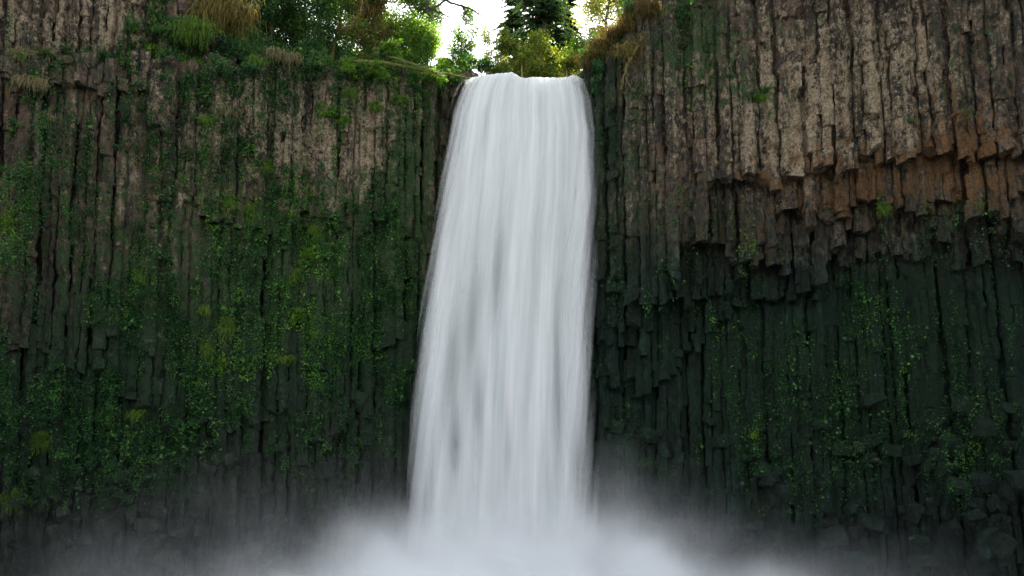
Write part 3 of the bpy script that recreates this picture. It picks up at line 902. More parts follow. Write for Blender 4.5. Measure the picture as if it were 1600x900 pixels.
# --- ferns
def frond_mesh(name, seed, length=1.0):
    rg = np.random.default_rng(seed)
    bag = Bag()
    n = 13
    t = np.linspace(0, 1, n)
    pts = np.stack([t * length * .86, .06 * np.sin(t * 3 + rg.uniform(0, 6)) * length, length * (.34 * np.sin(t * 2.0) - .50 * t ** 2.2)], 1)
    add_tube(bag, pts, .012 * (1.2 - t), 3, .4)
    tan = unit(np.gradient(pts, axis=0))
    for s in (-1, 1):
        side = np.cross(tan, [0, 0, 1.0]) * s
        wdt = length * .20 * np.sin(math.pi * np.clip(t * .88 + .12, 0, 1)) ** .8
        D = side + tan * .45 + np.array([0, 0, -.22])
        add_leaves(bag, pts[1:], D[1:], wdt[1:], np.full(n - 1, length * .066), np.clip(.35 + .4 * t[1:] + rg.normal(0, .1, n - 1), 0, 1), fold=.1, N=np.tile([0, 0, 1.0], (n - 1, 1)) + rg.normal(0, .25, (n - 1, 3)))
    return bag.mesh(name, LEAF_FERN)
FRONDS = [frond_mesh("frond", 50 + i) for i in range(4)]
def fern(p, size, n, label, group=None, spread=(-170, -10), droop=0.0):
    e = link("fern", None, label=label, cat="fern", group=group, loc=p)
    for i in range(n):
        o = link("frond", FRONDS[i % 4], e)
        a = R(spread[0] + (spread[1] - spread[0]) * (i + random.uniform(.1, .9)) / n)
        o.rotation_euler = (random.uniform(-.4, .4), R(random.uniform(-45, 10)) + droop, a)
        s = size * random.uniform(.75, 1.2); o.scale = (s, s, s)
    return e

def blades(bag, c, n, spread, length, droop, rg, width=.03, out=(0, -1, 0)):
    """hanging or arching blades, three segments each"""
    P = c + rg.normal(size=(n, 3)) * spread
    d = unit(rg.normal(size=(n, 3)) * .7 + np.array(out) + [0, 0, .35])
    L = rg.uniform(.5, 1.2, n)[:, None] * length
    side = unit(np.cross(d, rg.normal(size=(n, 3)))) * width
    p1 = P + d * L * .4; p2 = p1 + unit(d + [0, 0, -droop]) * L * .35; p3 = p2 + unit(d * .4 + [0, 0, -droop * 1.6]) * L * .45
    V = np.stack([P - side, P + side, p1 - side, p1 + side, p2 - side * .8, p2 + side * .8, p3], 1).reshape(-1, 3)
    b = np.arange(n)[:, None] * 7
    Q = np.concatenate([b + np.array([0, 1, 3, 2]), b + np.array([2, 3, 5, 4])]); T = b + np.array([4, 5, 6])
    bag.add(V, Q=Q, T=T, tint=np.repeat(np.clip(rg.normal(.5, .22, n), 0, 1), 7))

def tuft(name, p, n, spread, length, droop, mat, label, cat, group=None, width=.03, out=(0, -1, 0), seed=0):
    rg = np.random.default_rng(seed + int(abs(p[0]) * 100) + n)
    bag = Bag()
    blades(bag, np.asarray(p), n, np.asarray(spread), length, droop, rg, width, out)
    return link(name, bag.mesh(name, mat, p), label=label, cat=cat, group=group, loc=p)

def cushion(p, size, mat, label, group=None, seed=0, n=None, name="moss_clump", leaf=.075):
    """a ragged pad of moss: a few overlapping lobes of short leaflets with strands hanging below"""
    rg = np.random.default_rng(seed + 3)
    size = np.asarray(size, float)
    bag = Bag()
    nl = int(rg.integers(4, 8))
    for i in range(nl):
        c = np.asarray(p) + rg.normal(size=3) * size * [.45, .2, .45]
        sz = size * rg.uniform(.3, .62)
        n = int(220 + 2600 * sz[0] * sz[2])
        d = unit(rg.normal(size=(n, 3)))
        P = c + d * rg.uniform(.4, 1.15, n)[:, None] * (1 + .5 * fbm(d * 2.5 + i, 2, seed)[:, None]) * sz
        D = d * .7 + rg.normal(size=(n, 3)) * .6 + [0, -.25, -.45]
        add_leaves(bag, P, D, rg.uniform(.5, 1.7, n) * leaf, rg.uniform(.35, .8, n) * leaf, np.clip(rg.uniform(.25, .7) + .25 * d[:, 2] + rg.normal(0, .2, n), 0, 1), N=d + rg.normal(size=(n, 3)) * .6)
    blades(bag, np.asarray(p) - [0, .05, size[2] * .25], int(90 + 240 * size[0]), size * .45, .42, 1.5, rg, .012, (0, -.5, -.5))
    return link(name, bag.mesh(name, mat, p), label=label, cat="moss", group=group, loc=p)

def shrub(p, size, n, mat, label, cat="shrub", name="shrub", group=None, leaf=.16, seed=0, stems=6, bark=None, lean=(0, -.4, .6)):
    rg = np.random.default_rng(seed)
    e = link(name, None, label=label, cat=cat, group=group, loc=p)
    sb, fb = Bag(), Bag()
    size = np.asarray(size, float)
    tips = []
    for i in range(stems):
        tip = rg.normal(size=3) * size * .45 + np.array(lean) * size
        t = np.linspace(0, 1, 6)[:, None]
        pts = tip * t + rg.normal(size=(6, 3)) * .05 * size * t
        add_tube(sb, pts, .035 * (1.1 - t[:, 0]) * max(1, size.max() / 1.5), 5)
        tips += [pts[2], pts[3], pts[4], pts[5]]
    tips = np.array(tips)
    ncl = max(8, n // 26)
    c = tips[rg.integers(0, len(tips), ncl)] + rg.normal(size=(ncl, 3)) * size * .30
    per = n // ncl
    P = np.repeat(c, per, 0) + rg.normal(size=(ncl * per, 3)) * size * .10
    base = np.repeat(np.clip(rg.normal(.45, .2, ncl), .05, .95), per)
    D = rg.normal(size=P.shape) + [0, -.3, -.2]
    add_leaves(fb, P, D, rg.uniform(.6, 1.4, len(P)) * leaf, rg.uniform(.45, .8, len(P)) * leaf, np.clip(base + rg.normal(0, .15, len(P)), 0, 1), N=rg.normal(size=P.shape) + [0, 0, .9])
    link("stem", sb.mesh("stem", bark or BARK), e)
    link("foliage", fb.mesh("foliage", mat), e)
    return e

def branch_path(p0, d, length, rg, n=8, wander=.25, gravity=0.0):
    pts = [np.asarray(p0, float)]; d = unit(np.asarray(d, float))
    for i in range(n - 1):
        d = unit(d + rg.normal(size=3) * wander + [0, 0, gravity])
        pts.append(pts[-1] + d * length / (n - 1))
    return np.array(pts)

def leafy_tree(name, p, height, crown, n_leaf, mat, bark, label, seed, leaf=.2, trunk_r=.16, lean=(0, 0), limbs=12, clear=.3, tint=.5, moss=None, spread=.12):
    rg = np.random.default_rng(seed)
    e = link(name, None, label=label, cat="tree", group="trees above the falls", loc=p)
    tb, fb = Bag(), Bag()
    trunk = branch_path((0, 0, 0), (lean[0], lean[1], 1), height * .92, rg, 12, .07)
    add_tube(tb, trunk, trunk_r * np.linspace(1.15, .15, 12), 8, wob=.05)
    crown = np.asarray(crown, float)
    tips = []; mossp = []
    for i in range(limbs):
        f = clear + (1 - clear) * (i + .5) / limbs
        k_ = f * 11; j = int(min(k_, 10)); b0 = trunk[j] + (trunk[j + 1] - trunk[j]) * (k_ - j)
        a = rg.uniform(0, 2 * math.pi)
        prof = math.sin(math.pi * min(1, (f - clear) / (1 - clear) * .85 + .15)) ** .6
        L_ = max(crown[0], crown[1]) * prof * rg.uniform(.7, 1.15)
        bp = branch_path(b0, (math.cos(a) * crown[0] / max(crown[:2]), math.sin(a) * crown[1] / max(crown[:2]), rg.uniform(.1, .7)), L_, rg, 8, .18)
        add_tube(tb, bp, trunk_r * .38 * np.linspace(1, .12, 8), 5)
        for q in (3, 4, 5, 6, 7):
            tips.append(bp[q])
            if q > 2:
                tw = branch_path(bp[q], rg.normal(size=3) + [0, 0, .2], L_ * .35, rg, 5, .25)
                add_tube(tb, tw, trunk_r * .10 * np.linspace(1, .2, 5), 3)
                tips += [tw[2], tw[4]]
        mossp += [bp[1], bp[2], bp[3], bp[4]]
    tips = np.array(tips)
    ncl = max(10, n_leaf // 30); per = 30
    c = tips[rg.integers(0, len(tips), ncl)] + rg.normal(size=(ncl, 3)) * crown * .07
    P = np.repeat(c, per, 0) + rg.normal(size=(ncl * per, 3)) * spread * crown.mean()
    base = np.repeat(np.clip(rg.normal(tint, .28, ncl), .02, .98), per)
    D = rg.normal(size=P.shape) + [0, 0, -.35]
    add_leaves(fb, P, D, rg.uniform(.6, 1.4, len(P)) * leaf, rg.uniform(.45, .8, len(P)) * leaf, np.clip(base + rg.normal(0, .14, len(P)), 0, 1), N=rg.normal(size=P.shape) + [0, 0, .8])
    link("trunk", tb.mesh("trunk", bark), e)
    link("crown", fb.mesh("crown", mat), e)
    if moss is not None:
        mb = Bag()
        for q in mossp:
            blades(mb, q, 60, np.array([.22, .22, .08]), .7, 1.4, rg, .02, (0, 0, -1.0))
        link("hanging_moss", mb.mesh("hanging_moss", moss), e, kind="stuff")
    return e

def fir(name, p, height, radius, label, seed, clear=.1, dens=1.0):
    rg = np.random.default_rng(seed)
    e = link(name, None, label=label, cat="tree", group="trees above the falls", loc=p)
    tb, fb = Bag(), Bag()
    tz = np.linspace(0, height, 12)
    add_tube(tb, np.stack([.08 * np.sin(tz * .4 + seed), .08 * np.cos(tz * .5), tz], 1), .02 + .022 * (height - tz), 8)
    z = height * clear
    PP, DD, LL, TT = [], [], [], []
    while z < height * .985:
        f = z / height
        rad = radius * (1 - f) ** .8 * rg.uniform(.75, 1.15) + .15
        for a in rg.uniform(0, 2 * math.pi, max(3, int(6 * dens))):
            n = max(4, int(rad * 5))
            t = np.linspace(0, 1, n)
            L_ = rad * rg.uniform(.65, 1.1)
            d = np.array([math.cos(a), math.sin(a), 0])
            pts = np.array([0, 0, z]) + d[None] * (t * L_)[:, None] + np.array([0, 0, 1.])[None] * (.18 * t - .42 * t * t)[:, None] * L_
            add_tube(tb, pts, .03 * (1.1 - t), 4)
            sd = np.array([-d[1], d[0], 0])
            base = rg.uniform(.15, .7)
            for s in (-1, 1, 0):
                m = n * 3
                k_ = rg.uniform(.12, 1, m)
                q = np.array([np.interp(k_, t, pts[:, c]) for c in range(3)]).T
                D = d * .7 + sd * s * rg.uniform(.5, 1.1, m)[:, None] + rg.normal(size=(m, 3)) * .25 + [0, 0, -.35]
                PP.append(q); DD.append(D); LL.append((.20 + .32 * (1 - k_)) * rg.uniform(.7, 1.2, m) * (1 if rad > 1 else .7)); TT.append(np.clip(base + .25 * k_ + rg.normal(0, .1, m), 0, 1))
        z += .34 + .25 * f
    P = np.concatenate(PP); D = np.concatenate(DD); Ln = np.concatenate(LL)
    add_leaves(fb, P, D, Ln, Ln * .34, np.concatenate(TT), N=rg.normal(size=P.shape) * .5 + [0, 0, 1.0])
    link("trunk", tb.mesh("trunk", BARK), e)
    link("crown", fb.mesh("crown", NEEDLE), e)
    return e

def ground_pt(u, Y, dz=0.0):
    x = (u - 800) / 1600 / F_W * Y * 1.07
    d = Y - float(cliff_y(np.clip(x, -40, 40))) - .2
    return np.array([x, Y, float(plateau_z(np.array([x]), np.array([max(d, 0)]))[0]) - .15 + dz])
def foot(u, v, Y):
    """foot of a tree whose middle is seen at u, v"""
    p = at(u, v, Y); g = ground_pt(u, Y); g[0] = p[0]
    d = Y - float(cliff_y(np.clip(p[0], -40, 40))) - .2
    g[2] = float(plateau_z(np.array([p[0]]), np.array([max(d, 0)]))[0]) - .15
    return g, p[2] - g[2]

# trees behind the lip
g, h = foot(850, 0, 70); fir("fir_tree", g, h + 12, 5.8, "dark fir tree standing tall behind the middle of the lip", 301, dens=1.5)
g, h = foot(806, 0, 78); fir("fir_tree", g, h + 7, 4.6, "thinner dark fir just left of the tall fir behind the lip", 302, dens=1.4)
g, h = foot(884, 0, 84); fir("fir_tree", g, h + 9, 4.2, "farthest dark fir, half hidden right of the tall fir", 303, dens=1.3)
g, h = foot(852, 78, 63); leafy_tree("alder_tree", g, h + 1.6, (2.6, 1.8, 2.2), 12000, LEAF_TREE, BARK_PALE, "round yellow green bush tree growing at the lip below the dark fir", 304, leaf=.16, trunk_r=.08, clear=.05, limbs=22, tint=.35)
g, h = foot(806, 70, 66); leafy_tree("alder_tree", g, h + 1.2, (1.6, 1.6, 2.2), 4500, LEAF_TREE, BARK_PALE, "narrow yellow flecked tree left of the round bush tree", 318, leaf=.15, trunk_r=.06, clear=.1, limbs=16, tint=.55)
g, h = foot(776, 58, 61); leafy_tree("alder_sapling", g, h + .8, (1.7, 1.4, 1.6), 5200, LEAF_TREE, BARK_PALE, "thin sapling with pale yellow stem and sparse leaves beside the sky gap", 305, leaf=.17, trunk_r=.10, clear=.12, limbs=16, tint=.2)
g, h = foot(738, 80, 66); leafy_tree("alder_sapling", g, h + .6, (1.5, 1.4, 1.4), 3600, LEAF_DARK, BARK, "sparse dark sapling low in the sky gap left of the lip", 306, leaf=.16, trunk_r=.07, clear=.5, limbs=12, tint=.5)
g, h = foot(945, 0, 70); leafy_tree("alder_tree", g, h + 5, (3.4, 2.6, 4), 17000, LEAF_TREE, BARK, "sunlit yellow alder with dark trunk above the right end of the lip", 307, leaf=.18, trunk_r=.14, clear=.3, limbs=26, tint=.8)
g, h = foot(915, 60, 66); leafy_tree("alder_tree", g, h + 1.5, (1.6, 2.0, 2), 7000, LEAF_TREE, BARK, "low pale yellow alder between the dark fir and the right bank", 308, leaf=.16, trunk_r=.08, clear=.2, limbs=18, tint=.8)
g, h = foot(985, 10, 76); leafy_tree("alder_tree", g, h + 6, (3.6, 2.6, 4), 12000, LEAF_TREE, BARK, "tall alder behind the orange moss of the right bank", 319, leaf=.2, trunk_r=.16, clear=.3, limbs=22, tint=.55)
g, h = foot(655, 70, 58.5); leafy_tree("alder_tree", g, h + 1.4, (2.4, 1.8, 2.5), 15000, LEAF_LIME, BARK_MOSSY, "bright green alder leaning out over the left end of the lip", 309, leaf=.15, trunk_r=.11, lean=(.12, 0), clear=.05, limbs=24, tint=.5)
g, h = foot(640, 0, 61); leafy_tree("alder_tree", g, h + 4, (2.3, 2.2, 3), 12000, LEAF_DARK, BARK_MOSSY, "darker green alder behind the bright leaning alder", 320, leaf=.17, trunk_r=.14, clear=.2, limbs=24, tint=.7)
g, h = foot(586, 0, 58.0); leafy_tree("maple_tree", g, h + 3, (2.4, 2.0, 3), 9000, LEAF_TREE, BARK_MOSSY, "mossy maple hung with golden moss left of the bright alder", 310, leaf=.17, trunk_r=.2, clear=.1, limbs=20, tint=.1, moss=MOSS_B)
g, h = foot(520, 0, 60); leafy_tree("maple_tree", g, h + 4, (3.0, 2.4, 3), 15000, LEAF_DARK, BARK_MOSSY, "dense dark maple behind the green shrubs on the left bank", 311, leaf=.19, trunk_r=.16, clear=.05, limbs=26, tint=.45)
g, h = foot(425, 0, 61); leafy_tree("maple_tree", g, h + 5, (3.4, 2.4, 3), 15000, LEAF_DARK, BARK, "dark leafy tree on the bank above the drooping brown clump", 312, leaf=.19, trunk_r=.16, clear=.05, limbs=26, tint=.35)
g, h = foot(446, 62, 62); leafy_tree("maple_tree", g, h + 1.8, (1.9, 1.6, 1.6), 7000, LEAF_DARK, BARK, "low dark maple filling the dip of the left bank", 317, leaf=.17, trunk_r=.1, clear=.05, limbs=20, tint=.5)
g, h = foot(470, 0, 69); leafy_tree("maple_tree", g, h + 7, (4.4, 3, 4), 15000, LEAF_DARK, BARK, "tall dark maple at the back between the two dark trees", 313, leaf=.24, trunk_r=.2, clear=.1, limbs=28, tint=.4)
g, h = foot(570, 0, 70); leafy_tree("maple_tree", g, h + 7, (4.4, 3, 4), 15000, LEAF_DARK, BARK, "tall maple at the back behind the golden moss", 314, leaf=.24, trunk_r=.2, clear=.1, limbs=28, tint=.6)
g, h = foot(360, 0, 68); leafy_tree("maple_tree", g, h + 7, (4.4, 3, 4), 12000, LEAF_DARK, BARK, "dark tree at the back above the drooping brown clump", 315, leaf=.24, trunk_r=.2, clear=.1, limbs=26, tint=.3)
g, h = foot(295, 0, 62); leafy_tree("maple_tree", g, h + 4, (3.2, 2.4, 3), 9000, LEAF_DARK, BARK, "dark tree at the corner of the upper left columns", 316, leaf=.2, trunk_r=.14, clear=.1, limbs=22, tint=.4)

g, h = foot(748, 74, 64); leafy_tree("alder_sapling", g, h + 1.6, (1.5, 1.3, 2.0), 2600, LEAF_TREE, BARK, "twiggy sapling with few leaves standing in the sky gap", 321, leaf=.16, trunk_r=.06, clear=.15, limbs=20, tint=.2)
g, h = foot(716, 92, 62); leafy_tree("alder_sapling", g, h + .8, (1.3, 1.2, 1.2), 2200, LEAF_LIME, BARK, "low light green sapling at the left foot of the sky gap", 322, leaf=.15, trunk_r=.05, clear=.2, limbs=16, tint=.3)
g, h = foot(700, 30, 63); leafy_tree("alder_tree", g, h + 3, (1.5, 1.4, 2.6), 4200, LEAF_LIME, BARK_MOSSY, "slender light green alder edging the left of the sky gap", 323, leaf=.16, trunk_r=.08, clear=.2, limbs=20, tint=.45)
g, h = foot(786, 40, 68); leafy_tree("alder_tree", g, h + 2.5, (1.4, 1.4, 2.4), 4200, LEAF_TREE, BARK_PALE, "slender yellow flecked alder edging the right of the sky gap", 324, leaf=.16, trunk_r=.08, clear=.15, limbs=20, tint=.6)
for i, (u, v, Y, sz, n, mat, lab) in enumerate([(815, 96, 60.5, (.9, .8, .8), 1500, LEAF_TREE, "small yellow flecked bush at the notch in the lip"), (885, 104, 60, (1.0, .8, .7), 1700, LEAF_TREE, "low bush beside the right end of the lip"),
    (752, 104, 60, (1.1, .8, .6), 1500, LEAF_DARK, "low dark bush left of the pale stemmed sapling"), (905, 92, 64, (1.2, 1, 1.2), 2400, LEAF_LIME, "pale green bush between the round bush and the right bank")]):
    g, h = foot(u, v, Y)
    e_ = shrub(at(u, v, Y), sz, n, mat, lab, seed=450 + i, leaf=.15, lean=(0, 0, .2))
    b_ = Bag(); add_tube(b_, np.array([[0, 0, -h], [.05, 0, -h * .5], [0, 0, .2]]), .05, 6); link("trunk", b_.mesh("trunk", BARK_PALE), e_)

# the bare limb that reaches into the sky gap
def bare_tree():
    rg = np.random.default_rng(77)
    g, h = foot(668, -40, 60)
    e = link("bare_tree", None, label="leafless tree whose bare crooked limbs reach into the white sky gap", cat="tree", loc=g)
    tb = Bag()
    tr_ = np.stack([np.zeros(10), np.zeros(10), np.linspace(0, h + 1.5, 10)], 1)
    add_tube(tb, tr_, np.linspace(.16, .08, 10), 8)
    link("trunk", tb.mesh("trunk", BARK), e)
    for path in ([(668, -12), (700, 2), (722, 8), (738, 16), (752, 24), (757, 34)], [(722, 8), (727, 18), (724, 27), (728, 36)], [(668, 20), (690, 4), (716, -14), (735, -24)],
                 [(668, 10), (684, 18), (702, 26)]):
        b = Bag(); P = np.array([at(a, c, 60 - .3 * i) for i, (a, c) in enumerate(path)]) - g
        t = np.linspace(0, 1, len(P)); tt = np.linspace(0, 1, len(P) * 3)
        P2 = np.array([np.interp(tt, t, P[:, c]) for c in range(3)]).T + rg.normal(size=(len(tt), 3)) * .03
        add_tube(b, P2, np.linspace(.10, .035, len(tt)), 6)
        for i in range(3, len(tt), 2):
            tw = branch_path(P2[i], rg.normal(size=3), rg.uniform(.3, .9), rg, 5, .4)
            add_tube(b, tw, np.linspace(.05, .02, 5), 4)
        link("limb", b.mesh("limb", BARK), e)
bare_tree()
print("trees", time.time() - T0)

# shrubs and hanging clumps on the left bank
def bank(u, v):
    """point of the left bank seen at u, v"""
    for Y in np.arange(52.5, 66, .1):
        p = at(u, v, Y)
        d = Y - float(cliff_y(np.clip(p[0], -40, 40))) - .2
        if d > 0 and p[2] < float(plateau_z(np.array([p[0]]), np.array([d]))[0]): return p
        if d <= 0 and float(rock_y(p[0], p[2])) < Y: return p
    return p
for i, (u, v, sz, n, mat, lab) in enumerate([
    (480, 52, (1.7, 1.0, 1.3), 3800, LEAF_DARK, "deep green leafy shrub hanging over the left bank"),
    (515, 75, (1.2, .9, 1.0), 2200, LEAF_DARK, "dark shrub low on the bank below the maples"),
    (430, 30, (1.4, 1.0, 1.1), 2400, LEAF_DARK, "shady shrub right of the drooping brown clump"),
    (660, 82, (1.5, .9, .9), 3200, LEAF_LIME, "bright yellow green shrub spilling over the left end of the lip"),
    (690, 106, (.9, .7, .5), 1300, LEAF_LIME, "lowest green shrub touching the rock rim beside the falls"),
    (610, 92, (1.0, .8, .7), 1900, LEAF_LIME, "light green shrub above the mossy logs on the left rim"),
    (265, 60, (1.1, .8, .9), 1700, LEAF_DARK, "dark shrub left of the drooping brown clump"),
    (248, 35, (.9, .8, .8), 1200, LEAF_DARK, "small shrub at the top of the tall corner column"),
    (452, 40, (1.5, 1.0, 1.2), 3200, LEAF_DARK, "broad green shrub filling the dip in the left bank"),
    (600, 50, (1.3, 1.0, 1.1), 2600, LEAF_LIME, "light green shrub under the hanging golden moss"),
    (555, 60, (1.1, .9, .9), 1700, LEAF_DARK, "dark shrub between the hanging moss and the green shrub")]):
    shrub(bank(u, v), sz, n, mat, lab, seed=400 + i, leaf=.15)
for i, (u, v, sz, n, mat, lab) in enumerate([
    (925, 100, (.9, .7, .9), 1700, LEAF_DARK, "dark leafy shrub where the right bank meets the lip"),
    (960, 70, (1.0, .7, .9), 1500, LEAF_DARK, "shady shrub under the orange moss of the right rim"),
    (985, 20, (1.0, .8, .9), 1500, LEAF_DARK, "dark shrub at the top of the right bank"),
    (1062, 30, (1.3, .8, 1.1), 2000, LEAF_DARK, "green shrub hanging from the top of the right wall"),
    (940, 130, (.6, .5, .9), 1000, LEAF_FERN, "green plant cascading beside the right edge of the falls")]):
    shrub(pick_on(u, v), sz, n, mat, lab, seed=430 + i, leaf=.14)

for i, (u, v, sz, n, mat, lab) in enumerate([
    (258, 96, (.9, .7, .8), 1500, LEAF_DARK, "dark leafy plant spilling over the rim beside the corner column"), (300, 104, (1.0, .7, .7), 1600, LEAF_LIME, "yellow green plant spilling over the rim below the drooping brown clump"),
    (345, 110, (.9, .7, .7), 1500, LEAF_DARK, "dark plant spilling over the rim under the long fern"), (398, 108, (.8, .6, .6), 1300, LEAF_FERN, "ferny plant spilling over the rim left of the straw tufts"),
    (500, 100, (1.0, .7, .7), 1700, LEAF_DARK, "dark plant spilling over the rim right of the straw tufts"), (545, 108, (.9, .7, .7), 1500, LEAF_LIME, "light green plant spilling over the rim at the root of the logs"),
    (590, 112, (.9, .7, .6), 1500, LEAF_LIME, "broad yellow green plant hanging from under the thick end of the logs"), (640, 118, (.9, .7, .6), 1500, LEAF_LIME, "light green plant hanging from under the mossy logs"),
    (680, 122, (.8, .6, .6), 1300, LEAF_LIME, "light green plant on the rim where the logs reach the falls"), (712, 128, (.5, .4, .5), 700, LEAF_DARK, "small dark plant on the wet rim touching the falls"),
    (215, 40, (.7, .6, .9), 1100, LEAF_DARK, "dark plant growing down the corner column"), (228, 80, (.7, .5, .7), 1000, LEAF_LIME, "light green plant at the foot of the corner column")]):
    shrub(pick_on(u, v) + [0, -.1, .1], sz, n, mat, lab, cat="plant", name="rim_plant", seed=470 + i, leaf=.12, stems=5, lean=(0, -.35, -.25))

# drooping brown clump and other tufts on the left top
tuft("grass_clump", bank(352, 44) + [0, -1.0, .3], 6000, (.85, .45, .40), 1.4, 1.3, MOSS_GOLD, "big drooping clump of golden brown growth over the left ledge", "grass", width=.018)
tuft("grass_clump", bank(312, 66) + [0, -1.2, 0], 1300, (.6, .3, .3), 1.0, 1.2, MOSS_G, "green grass clump hanging under the golden brown clump", "grass", width=.016)
for i, (u, v, n, lab, mat) in enumerate([(922, 98, 700, "brown moss fringe nearest the lip on the right bank", MOSS_B), (940, 78, 900, "golden moss fringe above the dark shrub of the right bank", MOSS_GOLD), (962, 56, 900, "orange brown moss fringe in the middle of the right bank", MOSS_B),
    (988, 36, 900, "golden moss fringe at the head of the hanging root", MOSS_GOLD), (1012, 16, 900, "brown moss fringe at the top of the right bank", MOSS_B), (980, 84, 600, "drab moss fringe beside the hanging root", MOSS_GOLD)]):
    tuft("moss_fringe", pick_on(u, v) + [0, -.15, .1], n, (.42, .2, .22), .8, 1.3, mat, lab, "moss", "moss fringes on the right bank", width=.014)
for i, (u, v, n, lab, mat) in enumerate([(36, 88, 300, "straw coloured grass tuft on the ledge near the left end", GRASS_DRY), (66, 90, 240, "second straw tuft on the ledge, beside the ferns", GRASS_DRY),
    (36, 132, 340, "pale grass tuft on the lower ledge near the left end", GRASS_DRY), (60, 136, 260, "pale grass tuft right of the lowest ledge tuft", GRASS_DRY), (74, 190, 260, "lone straw tuft on the bare dark rock below the ledges", GRASS_DRY),
    (430, 88, 420, "brown and green grass tuft drooping over the rim right of the brown clump", GRASS_DRY), (458, 96, 420, "straw tuft drooping from the rim above the pale columns", GRASS_DRY), (405, 100, 300, "dark grass tuft over the rim of the pale columns", MOSS_G),
    (352, 178, 240, "straw tuft hanging above the pale columns of the left wall", GRASS_DRY)]):
    tuft("grass_tuft", pick_on(u, v) + [0, -.1, .1], n, (.28, .12, .10), .75, 1.2, mat, lab, "grass", "grass tufts on the left wall", width=.016)

for i, (u, v, s, n, lab) in enumerate([
    (72, 94, .85, 11, "large fern on the ledge right of the straw tufts"), (105, 96, .95, 12, "largest fern in the row on the left ledge"), (165, 100, .9, 12, "wide fern at the right end of the ledge row"),
    (140, 96, .7, 9, "smaller fern between the two wide ledge ferns"), (258, 12, .8, 10, "bluish fern at the top beside the corner column"), (232, 62, .7, 9, "fern low beside the corner column"), (240, 92, .7, 9, "fern below the shrub beside the corner column"),
    (285, 45, .7, 9, "fern left of the drooping brown clump"), (275, 82, .8, 10, "fern below the drooping brown clump"), (378, 92, 1.0, 12, "fern with long fronds hanging over the rim by the brown clump"),
    (258, 128, .6, 8, "blue green fern over the dark hollow in the left wall"), (530, 62, .9, 11, "arching fern on the dark bank under the maples"), (183, 236, .5, 7, "small fern on bare rock in the middle of the left wall"),
    (530, 125, .6, 9, "fern hanging from the rim above the rust streak"), (650, 128, .7, 9, "fern on the rim below the mossy logs"), (655, 145, .55, 8, "lower fern near the left edge of the falls"),
    (915, 96, .8, 11, "dark fern at the right end of the lip"), (935, 112, .7, 10, "fern below the right bank shrub"), (1140, 125, .5, 7, "bright fern on the pale upper right wall"), (1195, 150, .6, 8, "fern on the green ledge of the upper right wall"),
    (1420, 196, .45, 7, "lone fern in the dark streak of the upper right wall"), (1508, 157, .4, 6, "small fern beside the rust streak at the far right"), (1530, 675, .7, 9, "bright green fern low on the dark right wall")]):
    p = (bank(u, v) if (v < 85 and 230 < u < 720) else pick_on(u, v)) + [0, -.1, .05]
    fern(p, s * 1.25, n, lab, "ferns on the cliff walls")

for i, (u, v, sz, mat, lab) in enumerate([
    (325, 188, (.55, .3, .28), MOSS_G, "round yellow green moss cushion on the pale left columns"), (360, 318, (.42, .3, .42), MOSS_G, "light green cushion right of the middle of the left wall"),
    (392, 336, (.6, .35, .6), MOSS_G, "broad green moss cushion beside the light green one"), (222, 430, (.42, .3, .45), MOSS_G, "bright moss tuft alone on the dark left wall"), (10, 345, (.5, .35, .55), MOSS_G, "bright moss cushion at the left border"),
    (40, 312, (.5, .3, .35), MOSS_G, "olive moss above the left border cushion"), (458, 432, (.5, .3, .4), MOSS_G, "yellow green moss knob under the bright leaf clump"), (416, 262, (.5, .3, .4), MOSS_G, "moss cushion over the tawny stain on the left wall"),
    (492, 360, (.4, .3, .4), MOSS_G, "moss pad just below the bright leaf clump"), (355, 512, (.6, .35, .5), MOSS_G, "moss pad in the lower middle of the left wall"), (440, 560, (.8, .35, .3), MOSS_G, "slanting strip of bright moss low on the left wall"),
    (325, 545, (.4, .3, .7), MOSS_G, "hanging green moss below the lower middle pad"), (322, 482, (.35, .25, .3), MOSS_G, "small yellow moss knob left of the lower middle pad"), (212, 645, (.5, .3, .25), MOSS_G, "bright moss patch above the foot of the left wall"),
    (590, 165, (.5, .3, .25), MOSS_G, "golden moss pad on the rust column left of the falls"), (625, 155, (.6, .3, .25), MOSS_G, "golden green moss pad nearest the falls on the left"), (548, 145, (.6, .3, .35), MOSS_G, "moss over the rim beside the fern"),
    (1190, 152, (.5, .25, .2), MOSS_G, "green ledge moss on the upper right wall"), (1380, 325, (.4, .3, .3), MOSS_G, "green moss under the rust edge of the right wall"), (945, 68, (.9, .5, .35), MOSS_B, "orange brown moss on the rim of the right bank"),
    (985, 38, (.8, .5, .35), MOSS_B, "orange brown moss higher up the right bank"), (1015, 15, (.8, .5, .4), MOSS_B, "brown moss at the top corner of the right bank"), (930, 92, (.5, .4, .3), MOSS_B, "dark brown moss just above the right end of the lip"),
    (60, 690, (.8, .35, .5), MOSS_G, "dim green moss on the lower left wall"), (20, 780, (.8, .4, .5), MOSS_G, "dim moss at the left border near the mist")]):
    cushion(pick_on(u, v) + [0, -.05, 0], sz, mat, lab, "moss cushions on the cliff", seed=500 + i)

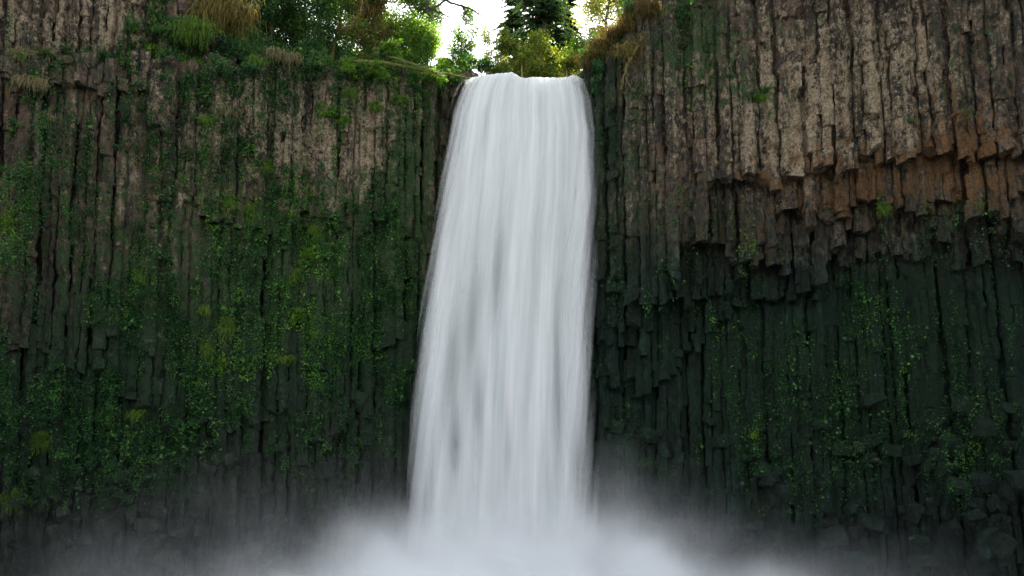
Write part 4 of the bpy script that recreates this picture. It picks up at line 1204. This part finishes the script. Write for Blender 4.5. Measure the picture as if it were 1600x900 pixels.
for i, (u, v, sz, n, lab) in enumerate([
    (485, 300, (.5, .3, .75), 520, "brightest leafy plant, a vertical clump on the middle of the left wall"), (485, 400, (.7, .3, .7), 620, "leafy clump hanging below the moss pad on the left wall"), (462, 490, (.6, .3, .7), 520, "leafy clump in the thick of the lower left wall"),
    (515, 170, (.6, .3, .7), 560, "yellow green leafy plant under the left rim"), (540, 190, (.5, .3, .5), 380, "leafy plant right of the one under the left rim"), (612, 320, (.4, .3, .5), 260, "small leafy plant by the dark hole left of the falls"),
    (552, 330, (.35, .25, .6), 260, "string of leaves down the pale column"), (525, 420, (.4, .25, .7), 300, "hanging leaves left of the dim wall beside the falls"), (352, 560, (.5, .3, .7), 380, "leafy clump beneath the lower middle moss"),
    (20, 205, (.5, .3, .5), 300, "leafy plant at the left border below the ledges"), (100, 575, (.5, .3, .6), 280, "dim leafy clump on the lower left wall"), (1180, 680, (.25, .2, .6), 180, "bright hanging plant low on the right wall beside the mist")]):
    shrub(pick_on(u, v) + [0, -.05, 0], sz, n, LEAF_LIME if lab.startswith(('bright', 'yellow', 'leafy clump', 'leafy plant right')) else LEAF_CLIFF, lab, cat="plant", name="leafy_plant", group="leafy plants on the cliff", leaf=.14, seed=560 + i, stems=4, lean=(0, -.25, -.1))

# fallen mossy logs on the left rim and the hanging root on the right
def log(name, path, r0, r1, label, cat, mossmat, seed, Ys):
    rg = np.random.default_rng(seed)
    P = np.array([at(a, b, y) for (a, b), y in zip(path, Ys)])
    o = P[0].copy()
    t = np.linspace(0, 1, len(P)); tt = np.linspace(0, 1, 22)
    Q = np.array([np.interp(tt, t, P[:, c]) for c in range(3)]).T - o + rg.normal(size=(22, 3)) * .03
    e = link(name, None, label=label, cat=cat, loc=o)
    b = Bag(); add_tube(b, Q, np.linspace(r0, r1, 22), 8, wob=.08)
    link("bark", b.mesh("bark", BARK_MOSSY), e)
    m = Bag()
    for q in Q:
        blades(m, q, 14, np.array([.10, .08, .05]) + r0 * .5, .32, 1.3, rg, .014, (0, -.4, -.3))
    link("hanging_moss", m.mesh("hanging_moss", mossmat), e, kind="stuff")
log("fallen_log", [(552, 96), (600, 98), (650, 108), (735, 122)], .14, .07, "long mossy log lying along the rim towards the lip", "log", MOSS_G, 1, [54.0, 54.3, 54.8, 55.8])
log("fallen_log", [(585, 82), (620, 92), (672, 110), (690, 120)], .10, .06, "thinner mossy log slanting down over the long one", "log", MOSS_G, 2, [54.6, 54.4, 54.5, 54.6])
log("mossy_limb", [(530, 44), (550, 40), (562, 22), (570, -8)], .10, .05, "curved mossy limb arching over the left bank", "branch", MOSS_B, 3, [54.2, 54.3, 54.6, 55])
log("hanging_root", [(1006, 40), (1002, 62), (990, 82), (976, 112), (970, 140)], .13, .05, "golden mossy root hanging down the right wall from the rim", "root", MOSS_B, 4, [53.2, 52.9, 52.8, 52.8, 53.0])
log("hanging_root", [(1004, 62), (1012, 90), (1016, 120)], .07, .03, "shorter root forking off behind the golden one", "root", MOSS_B, 5, [53.0, 52.9, 52.9])
print("done", time.time() - T0)
